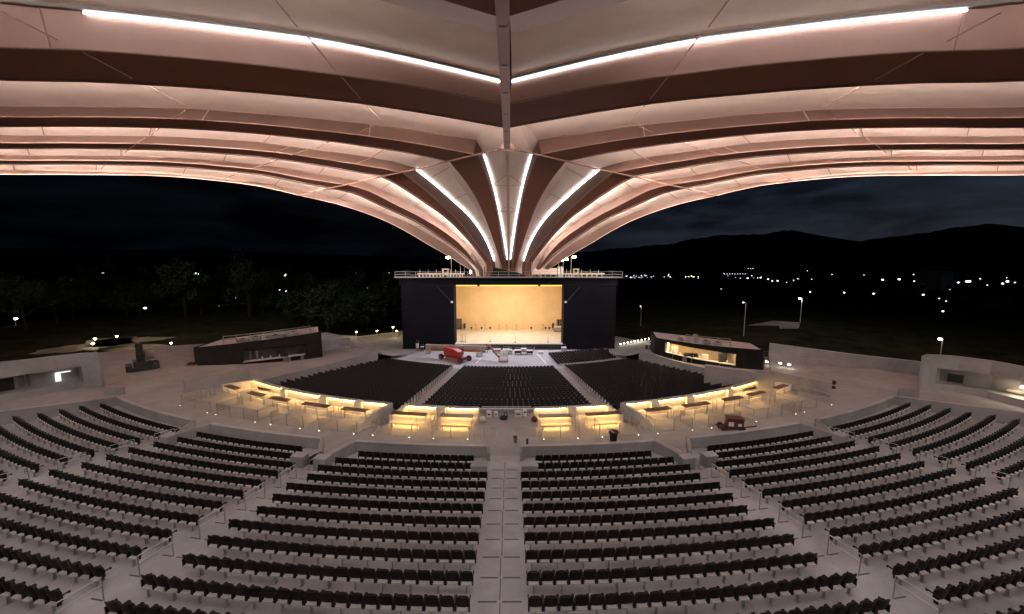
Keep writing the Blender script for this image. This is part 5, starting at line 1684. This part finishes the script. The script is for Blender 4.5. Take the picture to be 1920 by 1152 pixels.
# diagonal stays near the hub
for s in (-1, 1):
    for zx, zy, sx, sy in ((1440, 470, 1555, 385), (1495, 665, 1560, 620), (1530, 845, 1568, 810)):
        p = on_roof(*Z1([(zx, zy)])[0], 0.3); q = on_roof(*Z1([(sx, sy)])[0], 0.3)
        mb = MB(); mb.tube(mir([p, q], s), 0.05, 5); mb.tube(mir([p, Vector((-0.2, p.y, p.z))], s), 0.04, 5); mb.build('stay', M['roof'], cn)

# ------------------------------------------------------------------ surroundings: hills, city, trees
mb = MB()
ridge = [(900, 500), (1000, 486), (1100, 472), (1160, 466), (1250, 459), (1300, 448), (1356, 441), (1420, 440), (1480, 432), (1520, 440), (1560, 452), (1600, 459), (1640, 448), (1690, 443), (1730, 437), (1800, 426), (1860, 420), (1920, 428), (2050, 440), (2300, 470)]
def ridge_pts(pts, Y, jit):
    out = []
    for (a, b), (c, d) in zip(pts[:-1], pts[1:]):
        for k in range(12):
            t = k / 12
            tt = t * t * (3 - 2 * t)
            p = at_y(a + (c - a) * t, b + (d - b) * tt + random.uniform(-jit, jit), Y)
            out.append(p)
    return out
rt = ridge_pts(ridge, 3600, 1.0)
m1 = [Vector((p.x, p.y - 700, -34 + (p.z + 34) * 0.55 + random.uniform(-18, 18))) for p in rt]
m2 = [Vector((p.x, p.y - 1500, -36)) for p in rt]
mb.strip(m2, m1); mb.strip(m1, rt)
m4 = [Vector((p.x, p.y + 1500, -36)) for p in rt]
mb.strip(rt, m4)
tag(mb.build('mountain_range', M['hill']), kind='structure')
mb = MB()
rt = ridge_pts([(-500, 470), (-200, 462), (100, 466), (350, 470), (560, 476), (760, 482), (900, 500)], 2600, 0.8)
m2 = [Vector((p.x, p.y - 900, -36)) for p in rt]; m4 = [Vector((p.x, p.y + 900, -36)) for p in rt]
mb.strip(m2, rt); mb.strip(rt, m4)
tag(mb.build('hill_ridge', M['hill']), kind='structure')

def ground_hit(px, py):
    r = ray(px, py)
    t = 20.0
    while t < 4500:
        p = CAMP + r * t
        if p.z < gz(p.x, p.y): return p
        t *= 1.012
    return CAMP + r * 3000

def far_lamp(px, py, h, mk, rad, label, grp, dist=None):
    if dist is None:
        p = ground_hit(px, py + 6); p.z = gz(p.x, p.y)
        D = (CAMP - p).length
        top = at_y(px, py, p.y)
    else:
        top = at_y(px, py, dist); p = Vector((top.x, top.y, gz(top.x, top.y)))
    D = (CAMP - top).length
    R = rad * D / 700.0
    e = thing('street_lamp', p, label, 'street lamp', grp)
    mb = MB(); mb.tube([p, Vector((p.x, p.y, top.z))], max(0.06, 0.22 * D / 700)); mb.build('pole', M['black'], e)
    mb = MB(); mb.lathe((top.x, top.y, top.z - R * 0.7), [(R * 0.3, 0), (R * 0.95, R * 0.4), (R, R * 0.9), (R * 0.3, R * 1.4)], 8); mb.build('lamp_head', M[mk], e)
    return e
# valley lights on the right
cool = [(1352, 542, .9), (1402, 522, 1.2), (1488, 526, .9), (1496, 523, 1.0), (1522, 524, .8), (1519, 548, 1.2), (1583, 549, 1.2), (1560, 515, .8), (1638, 551, 1.3), (1655, 525, 1.4), (1686, 524, 1.6), (1713, 515, .9), (1714, 528, 1.3), (1722, 528, 1.1), (1739, 523, 1.6), (1743, 529, 1.5), (1781, 543, .8), (1797, 530, 1.1), (1813, 528, 1.6), (1818, 528, 1.5), (1811, 553, 1.6), (1731, 553, 1.4), (1761, 560, 1.0), (1768, 584, 1.3), (1774, 565, .9), (1889, 528, 1.5), (1903, 530, 1.0), (1880, 532, 1.2), (1620, 516, .7), (1838, 523, .9), (1851, 535, .8), (1890, 503, .8), (1514, 508, .7), (1440, 524, 1.2), (1448, 527, 1.1), (1458, 527, 1.3), (1475, 530, .8)]
for q, (x, y, r) in enumerate(cool):
    far_lamp(x, y, 8, ('lampy' if q % 9 == 4 else 'lampc') if r > 1.0 else 'lampd', r * 0.72, 'small cool street lamp in the dark valley, %s from the left' % ORD[1 + sorted(t[0] for t in cool).index(x)] , 'street lamps in the valley')
# dense glitter of the town
mbs = {'lampc': MB(), 'lampd': MB(), 'lampy': MB()}
for (x0, x1, y0, y1, n) in ((1174, 1235, 516, 525, 34), (1235, 1262, 516, 526, 12), (1285, 1315, 516, 524, 12), (1354, 1400, 513, 527, 34), (1400, 1430, 518, 524, 10), (1435, 1500, 524, 529, 12), (1610, 1660, 527, 533, 10), (1820, 1920, 522, 538, 12)):
    for k in range(n):
        x, y = random.uniform(x0, x1), random.gauss((y0 + y1) / 2, (y1 - y0) / 4)
        p = at_y(x, y, random.uniform(1100, 1300))
        R = random.uniform(0.3, 0.75) * p.y / 700
        mk = random.choice(['lampc', 'lampd', 'lampd', 'lampc']) if not (1280 < x < 1320) else 'lampy'
        mbs[mk].lathe((p.x, p.y, p.z), [(R * 0.2, -R), (R, -R * 0.3), (R, R * 0.3), (R * 0.2, R)], 6)
n0 = [len(mbs[k].f) for k in mbs]
town = MB(); tm = []
for i, k in enumerate(mbs):
    town.add(mbs[k], Matrix.Identity(4)); tm += [i] * len(mbs[k].f)
o = town.build('town_lights', None)
for k in mbs: o.data.materials.append(M[k])
o.data.polygons.foreach_set('material_index', tm)
tag(o, 'dense glitter of town lights along the far valley floor', 'lights', None, 'stuff')
# a building with outlined lights and the pale block on the right
def far_block(px0, px1, yt, yb, Y, mk, label, lit=0):
    a, b = at_y(px0, yb, Y), at_y(px1, yt, Y)
    e = thing('distant_building', ((a.x + b.x) / 2, Y, a.z), label, 'building', None)
    mb = MB(); mb.box(((a.x + b.x) / 2, Y + 15, (a.z + b.z) / 2 - 10), (b.x - a.x, 30, b.z - a.z + 20)); mb.build('wall', M[mk], e)
    mb = MB(); mb.box(((a.x + b.x) / 2, Y + 15, b.z + 0.6), (b.x - a.x + 1.5, 31.5, 1.2)); mb.build('roof', M[mk], e)
    for k in range(lit):
        mb = MB(); mb.box((a.x + (b.x - a.x) * (k + 0.5) / lit, Y - 0.1, b.z - 1.5), (1.6, 0.3, 1.2)); mb.build('window', M['lampd'], e)
    return e
far_block(1764, 1789, 511, 530, 520, 'pale', 'pale square block standing over the dark valley')
far_block(1355, 1400, 513, 528, 1150, 'clad', 'distant building with lights along its roof', 9)
far_block(1399, 1414, 503, 526, 1180, 'clad', 'distant tower with a bright top', 3)
# lamp posts nearer on the right
def lamp_post(px, pyt, pyb, mk, rad, label, en=0, Y=None):
    p = ground_hit(px, pyb); p.z = gz(p.x, p.y)
    top = at_y(px, pyt, p.y)
    D = (CAMP - top).length; R = rad * D / 700
    e = thing('lamp_post', p, label, 'lamp post', 'lamp posts beyond the plaza')
    mb = MB(); mb.tube([p, Vector((p.x, p.y, top.z))], [0.08, 0.05]); mb.build('pole', M['steel'], e)
    mb = MB(); mb.box((top.x, top.y, top.z + 0.1), (max(0.4, R * 1.2), 0.3, 0.12)); mb.build('arm', M['steel'], e)
    mb = MB(); mb.lathe((top.x, top.y, top.z - R), [(R * 0.5, 0), (R, R * 0.6), (R * 0.8, R)], 8); mb.build('lamp_head', M[mk], e)
    if en:
        l = bpy.data.lights.new('lamp_post_light', 'POINT'); l.energy = en; l.color = (1, 0.93, 0.8); l.shadow_soft_size = 0.3
        lo = bpy.data.objects.new('lamp_post_light', l); COL.objects.link(lo); lo.location = (top.x, top.y - 0.3, top.z - R - 0.4)
lamp_post(1394, 567, 632, 'lampc', 1.1, 'pale lamp post behind the lit pavilion', 14)
lamp_post(1500, 559, 606, 'lampc', 2.0, 'lamp post with twin head beside the sports court', 260)
lamp_post(1763, 635, 668, 'lampw', 2.0, 'very bright lamp post beyond the right boundary wall', 6)
lamp_post(1201, 574, 612, 'lampd', 1.2, 'thin dim lamp post right of the black stage tower', 12)
# court patches catching the lamp light
mb = MB()
for (a, b, c, d) in (((1400, 612), (1450, 603), (1500, 606), (1490, 612)), ((1460, 612), (1500, 608), (1497, 617), (1462, 618))):
    P = []
    for q in (a, b, c, d):
        p = ground_hit(*q); p.z = gz(p.x, p.y) + 0.06; P.append(p)
    mb.quad(*P)
tag(mb.build('sports_court', M['path']), kind='structure')
# lit curb right of the stage
cb = thing('lit_kerb', plaza_pt(1190, 646), 'low kerb with a row of warm lights right of the black tower', 'kerb')
A = [plaza_pt(1160 + 66 * k / 10, 651 - 12.5 * (k / 10) ** 0.9) for k in range(11)]
mb = MB(); ribbon(mb, A, 0.35, th=0.35, off=-0.05); mb.build('kerb_body', M['offw'], cb)
for k in range(10):
    p = A[k].lerp(A[k + 1], 0.5)
    bt = thing('kerb_light', p, 'warm light on the kerb right of the tower, %s from the left' % ORD[k + 1], 'light', 'warm lights along the kerb')
    mb = MB(); mb.tube([p + Vector((0, 0, 0.1)), p + Vector((0, 0, 0.5))], 0.05); mb.build('stem', M['steel'], bt)
    mb = MB(); mb.lathe((p.x, p.y, p.z + 0.48), [(0.03, 0), (0.08, 0.05), (0.07, 0.13), (0.03, 0.16)], 8); mb.build('lamp_head', M['lampw'], bt)
l = bpy.data.lights.new('kerb_glow', 'AREA'); l.energy = 22; l.color = (1, 0.8, 0.5); l.shape = 'RECTANGLE'; l.size = 8; l.size_y = 0.2
lo = bpy.data.objects.new('kerb_glow', l); COL.objects.link(lo); c = (A[0] + A[-1]) / 2; lo.location = c + Vector((0, 0, 0.75)); lo.rotation_euler = (0, 0, math.atan2((A[-1] - A[0]).y, (A[-1] - A[0]).x))
# bulkheads on the right boundary wall
for q, (x, y) in enumerate(((1436, 674.5), (1461, 677.5), (1478, 680.5))):
    p = plaza_pt(x, y + 9) + Vector((-0.2, -0.5, 0.5))
    e = thing('wall_lamp', p, 'round warm lamp on the boundary wall right of the lit pavilion, %s from the left' % ORD[q + 1], 'lamp', 'round lamps on the boundary wall')
    mb = MB(); mb.lathe(p, [(0.04, -0.07), (0.085, -0.03), (0.085, 0.03), (0.04, 0.07)], 10); mb.build('lamp_head', M['lampw'], e)
    mb = MB(); mb.box(p + Vector((0, 0.25, 0)), (0.3, 0.12, 0.3)); mb.build('backplate', M['steel'], e)
    l = bpy.data.lights.new('wall_lamp_light', 'POINT'); l.energy = 7; l.color = (1, 0.8, 0.55); l.shadow_soft_size = 0.2
    lo = bpy.data.objects.new('wall_lamp_light', l); COL.objects.link(lo); lo.location = p + Vector((0, -0.4, -0.1))
# path lights on the left
pl_px = [(178, 636, 640), (174, 645, 649), (219, 631, 636), (257, 648, 652), (321, 644, 648), (339, 655, 659), (668, 623, 630), (707, 621, 628), (737, 614, 622), (744, 621, 628), (30, 598, 606)]
for q, (x, y, yb) in enumerate(pl_px):
    p = ground_hit(x, yb + 3); p.z = gz(p.x, p.y)
    if x > 600: p = plaza_pt(x, yb + 4)
    if x == 30: p = ground_hit(x, 612)
    top = at_y(x, y, p.y)
    e = thing('path_light', p, 'warm bollard light along the dark park path, %s from the left' % ORD[1 + sorted([t[0] for t in pl_px]).index(x)], 'bollard light', 'bollard lights along the park path')
    R = 1.35 * (top - CAMP).length / 700
    mb = MB(); mb.tube([p, Vector((p.x, p.y, top.z))], 0.07); mb.build('post', M['steel'], e)
    mb = MB(); mb.lathe((top.x, top.y, top.z - R * 0.5), [(R * 0.5, 0), (R, R * 0.9), (R * 0.8, R * 1.1)], 8); mb.build('lamp_head', M['lamp'], e)
    l = bpy.data.lights.new('path_light_lamp', 'POINT'); l.energy = 55 if x != 30 else 30; l.color = (1, 0.80, 0.45); l.shadow_soft_size = 0.2
    lo = bpy.data.objects.new('path_light_lamp', l); COL.objects.link(lo); lo.location = (top.x, top.y - 0.2, top.z + R * 0.9 + 0.3)
# paler ground patches painted as pools of lamp light, and one path sheet
mb = MB()
def gp(x, y, up=0.05):
    p = ground_hit(x, y); p.z = gz(p.x, p.y) + up; return p
for (cx_, cy_, ra, rb) in ((178, 650, 5.5, 4.0), (232, 641, 7.0, 2.6), (262, 657, 5.0, 2.2), (332, 655, 4.5, 1.6)):
    c_ = gp(cx_, cy_)
    rnd = random.Random(cx_)
    ring_ = []
    for k in range(26):
        w_ = 2 * math.pi * k / 26
        f_ = 1 + 0.25 * math.sin(3 * w_ + cx_) + rnd.uniform(-0.16, 0.16)
        x_, y_ = c_.x + ra * f_ * math.cos(w_), c_.y + rb * f_ * math.sin(w_) * 1.6
        ring_.append((x_, y_, gz(x_, y_) + 0.05))
    n_ = len(mb.v); mb.v += ring_; mb.f.append(tuple(range(n_, n_ + 26)))
mb.strip([plaza_pt(x, y) + Vector((0, 0, .03)) for x, y in ((655, 634), (700, 630), (735, 625), (758, 619))], [plaza_pt(x, y) + Vector((0, 0, .03)) for x, y in ((655, 640), (705, 637), (745, 632), (758, 628))])
tag(mb.build('path_and_light_pools', M['path']), kind='structure')
# house lights among the trees on the left
for q, (x, y, r, mk, d_) in enumerate(((432, 541, 3.2, 'lamp', 150), (332, 541, 2.0, 'lamp', 170), (430, 548, 3.5, 'lampd', 151), (323, 524, 2.2, 'lampd', 200), (291, 532, 1.3, 'lampd', 200), (345, 513, 1.2, 'lampd', 220), (368, 514, 2.6, 'lampd', 220), (534, 516, 2.8, 'lampd', 180), (525, 543, 2.2, 'lampd', 170), (537, 546, 1.8, 'lampd', 170), (610, 539, 1.2, 'lampc', 170), (443, 559, 1.4, 'lampd', 150), (507, 575, 2.0, 'lampd', 140), (454, 575, 1.3, 'lampd', 140), (410, 575, 1.2, 'lampd', 140), (272, 578, 1.8, 'lampd', 130), (250, 565, 1.7, 'lampd', 150), (199, 604, 1.6, 'lampc', 110), (581, 552, 1.6, 'lampd', 160), (357, 575, 1.0, 'lampd', 150), (668, 511, 1.0, 'lampd', 170), (690, 540, .9, 'lampd', 150), (660, 542, .9, 'lampd', 150), (724, 538, .9, 'lampd', 150), (730, 512, .9, 'lampd', 170), (193, 512, .8, 'lampd', 200), (655, 574, .8, 'lampd', 140), (588, 575, .8, 'lampd', 140))):
    far_lamp(x, y, 4, mk, r, '%s park lamp glimpsed through the dark trees, %s listed from the bright pair' % ('bright warm' if mk == 'lamp' else 'faint', ORD[q + 1]), 'lamps among the dark trees', d_)

# trees
def tree_mesh(seed, h, w, nl):
    rnd = random.Random(seed)
    tb = MB()
    tb.tube([(0, 0, 0), (0.1, 0.05, h * 0.25), (0.05, 0.0, h * 0.5), (0.1, 0.1, h * 0.8)], [0.035 * h, 0.026 * h, 0.017 * h, 0.005 * h], 8)
    cl = []
    for k in range(9):
        a = rnd.uniform(0, 6.28); z0 = h * rnd.uniform(0.25, 0.6)
        r = w * rnd.uniform(0.5, 0.95); z1 = z0 + h * rnd.uniform(0.12, 0.35)
        tip = (r * math.cos(a), r * math.sin(a), z1)
        tb.tube([(0.05, 0.03, z0), (tip[0] * 0.5, tip[1] * 0.5, z0 + (z1 - z0) * 0.6), tip], [0.012 * h, 0.008 * h, 0.003 * h], 5)
        cl.append((tip, rnd.uniform(0.22, 0.4) * w))
    for k in range(16):
        a = rnd.uniform(0, 6.28); z = h * rnd.uniform(0.38, 1.0); rr = w * rnd.uniform(0.1, 0.8) * (1.15 - abs(z / h - 0.6) * 1.3)
        cl.append(((rr * math.cos(a), rr * math.sin(a), z), rnd.uniform(0.2, 0.42) * w))
    lb = MB()
    for k in range(nl):
        c, r = rnd.choice(cl)
        d = Vector((rnd.gauss(0, 1), rnd.gauss(0, 1), rnd.gauss(0, 0.75)))
        d = d.normalized() * r * rnd.uniform(0.35, 1.05) ** 0.7
        p = Vector(c) + d
        s_ = rnd.uniform(0.16, 0.42)
        u = Vector((rnd.gauss(0, 1), rnd.gauss(0, 1), rnd.gauss(0, 1))).normalized() * s_
        v = Vector((rnd.gauss(0, 1), rnd.gauss(0, 1), rnd.gauss(0, 1))).normalized() * s_ * 0.6
        lb.quad(p - u, p - v, p + u, p + v)
    return tb, lb
kinds = []
for sd, h, w in ((3, 11, 4.2), (7, 9, 4.6), (12, 13, 4.6)):
    tb, lb = tree_mesh(sd, h, w, 3400)
    e = thing('broadleaf_tree', (0, 0, 0), 'x', 'tree', 'dark trees beyond the plaza')
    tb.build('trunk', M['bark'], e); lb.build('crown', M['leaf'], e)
    kinds.append([e, False])
tr_spots = [(640, 628, 95, 0), (690, 622, 100, 1), (600, 620, 112, 2), (735, 618, 112, 2), (560, 612, 98, 1), (520, 606, 120, 0), (470, 606, 105, 2), (410, 604, 118, 1), (350, 612, 100, 0), (295, 600, 125, 2), (240, 606, 108, 1), (170, 606, 120, 0), (110, 620, 95, 2), (48, 612, 84, 0), (-20, 620, 90, 1), (660, 610, 135, 2), (450, 600, 150, 0), (200, 600, 150, 2), (665, 625, 106, 2), (615, 628, 90, 1), (575, 600, 128, 0), (545, 600, 140, 2), (495, 604, 112, 1), (440, 606, 125, 0), (380, 606, 108, 2), (325, 606, 118, 0), (265, 604, 112, 1), (205, 600, 132, 2), (140, 606, 105, 1), (80, 604, 120, 0), (20, 604, 112, 2), (715, 622, 124, 0), (1865, 600, 150, 1), (1700, 610, 175, 0), (1790, 600, 200, 2)]
tl = ['tree close behind the park lights', 'bushy tree beside the stage tower', 'tall tree behind the unlit pavilion', 'tall tree touching the left stage tower', 'wide tree above the pavilion right end', 'tree over the pavilion roof rails', 'tall tree above the pavilion left half', 'broad tree left of the pavilion rails', 'tree behind the path lights', 'tall tree between the park lamps', 'bushy tree over the lit path', 'tree behind the tracked loader', 'tall tree above the left concrete building', 'tree beside the far left path lamp', 'tree cut by the left picture edge', 'farther tall tree left of the stage', 'farther tree between the pale lamps', 'farther tall tree above the left plaza', 'tree between the stage path lights', 'low tree behind the plaza wall end', 'tree far behind the plaza wall end', 'tree far behind the pavilion rails end', 'rounded tree behind the middle of the pavilion roof', 'tree above the bright warm park lamp', 'tree above the pavilion left corner', 'tree behind the pale lamp pair', 'rounded tree right of the lit park path', 'tall tree beyond the lit park path', 'rounded tree beyond the left building end', 'tree over the left building roof', 'tall tree beside the left picture edge', 'tree between stage tower and park lights', 'dark tree beyond the right concrete building', 'dark tree beyond the long boundary wall', 'tall dark tree under the pale valley block']
for (x, y, Y, kd), lab in zip(tr_spots, tl):
    k = kinds[kd]
    o = k[0] if not k[1] else copy_tree(k[0])
    k[1] = True
    p = at_y(x, y, Y)
    o.location = (p.x, p.y, gz(p.x, p.y) - 0.1)
    o.rotation_euler = (0, 0, random.uniform(0, 6.28))
    sc_ = random.uniform(0.9, 1.35)
    o.scale = (sc_, sc_, sc_ * random.uniform(0.9, 1.1))
    o['label'] = 'dark ' + lab if not lab.startswith('dark') and 'dark' not in lab else lab
    o['group'] = 'dark trees beyond the plaza'

# ------------------------------------------------------------------ lamps of the stage
def area(name, loc_, rot, sx, sy, en, col):
    l = bpy.data.lights.new(name, 'AREA'); l.energy = en; l.color = col; l.shape = 'RECTANGLE'; l.size = sx; l.size_y = sy
    o = bpy.data.objects.new(name, l); COL.objects.link(o); o.location = loc_; o.rotation_euler = rot; return o
area('stage_wash', (0, SY + 4.0, 8.9), (R_(66), 0, 0), 20, 0.6, 900, (1.0, 0.66, 0.32))
area('stage_top_light', (0, SY + 7.0, 9.0), (R_(8), 0, 0), 18, 5.0, 1350, (1.0, 0.87, 0.68))
for s in (-1, 1):
    area('pit_flood', (s * 8.0, SY - 1.7, 8.6), (R_(-40), 0, 0), 5, 0.5, 750, (0.74, 0.80, 1.0))

# ------------------------------------------------------------------ sky
w = bpy.data.worlds.new('World')
sc.world = w
w.use_nodes = True
nt = w.node_tree
bg = nt.nodes['Background']
sky = nt.nodes.new('ShaderNodeTexSky')
sky.sky_type = 'NISHITA'
sky.sun_disc = False
sky.sun_elevation = R_(-4.0)
sky.sun_rotation = R_(75)
tc = nt.nodes.new('ShaderNodeTexCoord')
mp = nt.nodes.new('ShaderNodeMapping'); mp.inputs['Scale'].default_value = (1.6, 1.6, 7.0)
nz = nt.nodes.new('ShaderNodeTexNoise'); nz.inputs['Scale'].default_value = 2.6; nz.inputs['Detail'].default_value = 7; nz.inputs['Roughness'].default_value = 0.55; nz.inputs['Distortion'].default_value = 0.4
nt.links.new(tc.outputs['Generated'], mp.inputs['Vector']); nt.links.new(mp.outputs['Vector'], nz.inputs['Vector'])
cr = nt.nodes.new('ShaderNodeValToRGB')
cr.color_ramp.elements[0].position = 0.38; cr.color_ramp.elements[0].color = (0.0008, 0.0014, 0.0042, 1)
cr.color_ramp.elements[1].position = 0.72; cr.color_ramp.elements[1].color = (0.0095, 0.015, 0.025, 1)
nt.links.new(nz.outputs['Fac'], cr.inputs['Fac'])
# the afterglow sits to the right: scale clouds by direction
sp = nt.nodes.new('ShaderNodeSeparateXYZ'); nt.links.new(tc.outputs['Generated'], sp.inputs['Vector'])
mr = nt.nodes.new('ShaderNodeMapRange'); mr.inputs['From Min'].default_value = -0.15; mr.inputs['From Max'].default_value = 0.55; mr.inputs['To Min'].default_value = 0.12; mr.inputs['To Max'].default_value = 1.0
nt.links.new(sp.outputs['X'], mr.inputs['Value'])
mu = nt.nodes.new('ShaderNodeMix'); mu.data_type = 'RGBA'; mu.blend_type = 'MULTIPLY'; mu.inputs[0].default_value = 1.0
nt.links.new(cr.outputs['Color'], mu.inputs[6]); nt.links.new(mr.outputs['Result'], mu.inputs[7])
ad = nt.nodes.new('ShaderNodeMix'); ad.data_type = 'RGBA'; ad.blend_type = 'ADD'; ad.inputs[0].default_value = 0.02
nt.links.new(mu.outputs[2], ad.inputs[6]); nt.links.new(sky.outputs['Color'], ad.inputs[7])
nt.links.new(ad.outputs[2], bg.inputs['Color'])
bg.inputs['Strength'].default_value = 1.0

# ------------------------------------------------------------------ render settings
sc.view_settings.view_transform = 'Standard'
sc.view_settings.look = 'None'
sc.view_settings.exposure = 0.75
sc.view_settings.gamma = 1.0
sc.cycles.use_denoising = True
try:
    sc.cycles.denoiser = 'OPENIMAGEDENOISE'
    sc.cycles.denoising_input_passes = 'RGB_ALBEDO_NORMAL'
except Exception:
    pass
sc.cycles.max_bounces = 8
sc.cycles.diffuse_bounces = 4
sc.cycles.transparent_max_bounces = 16
sc.cycles.sample_clamp_indirect = 8.0
sc.cycles.use_light_tree = True
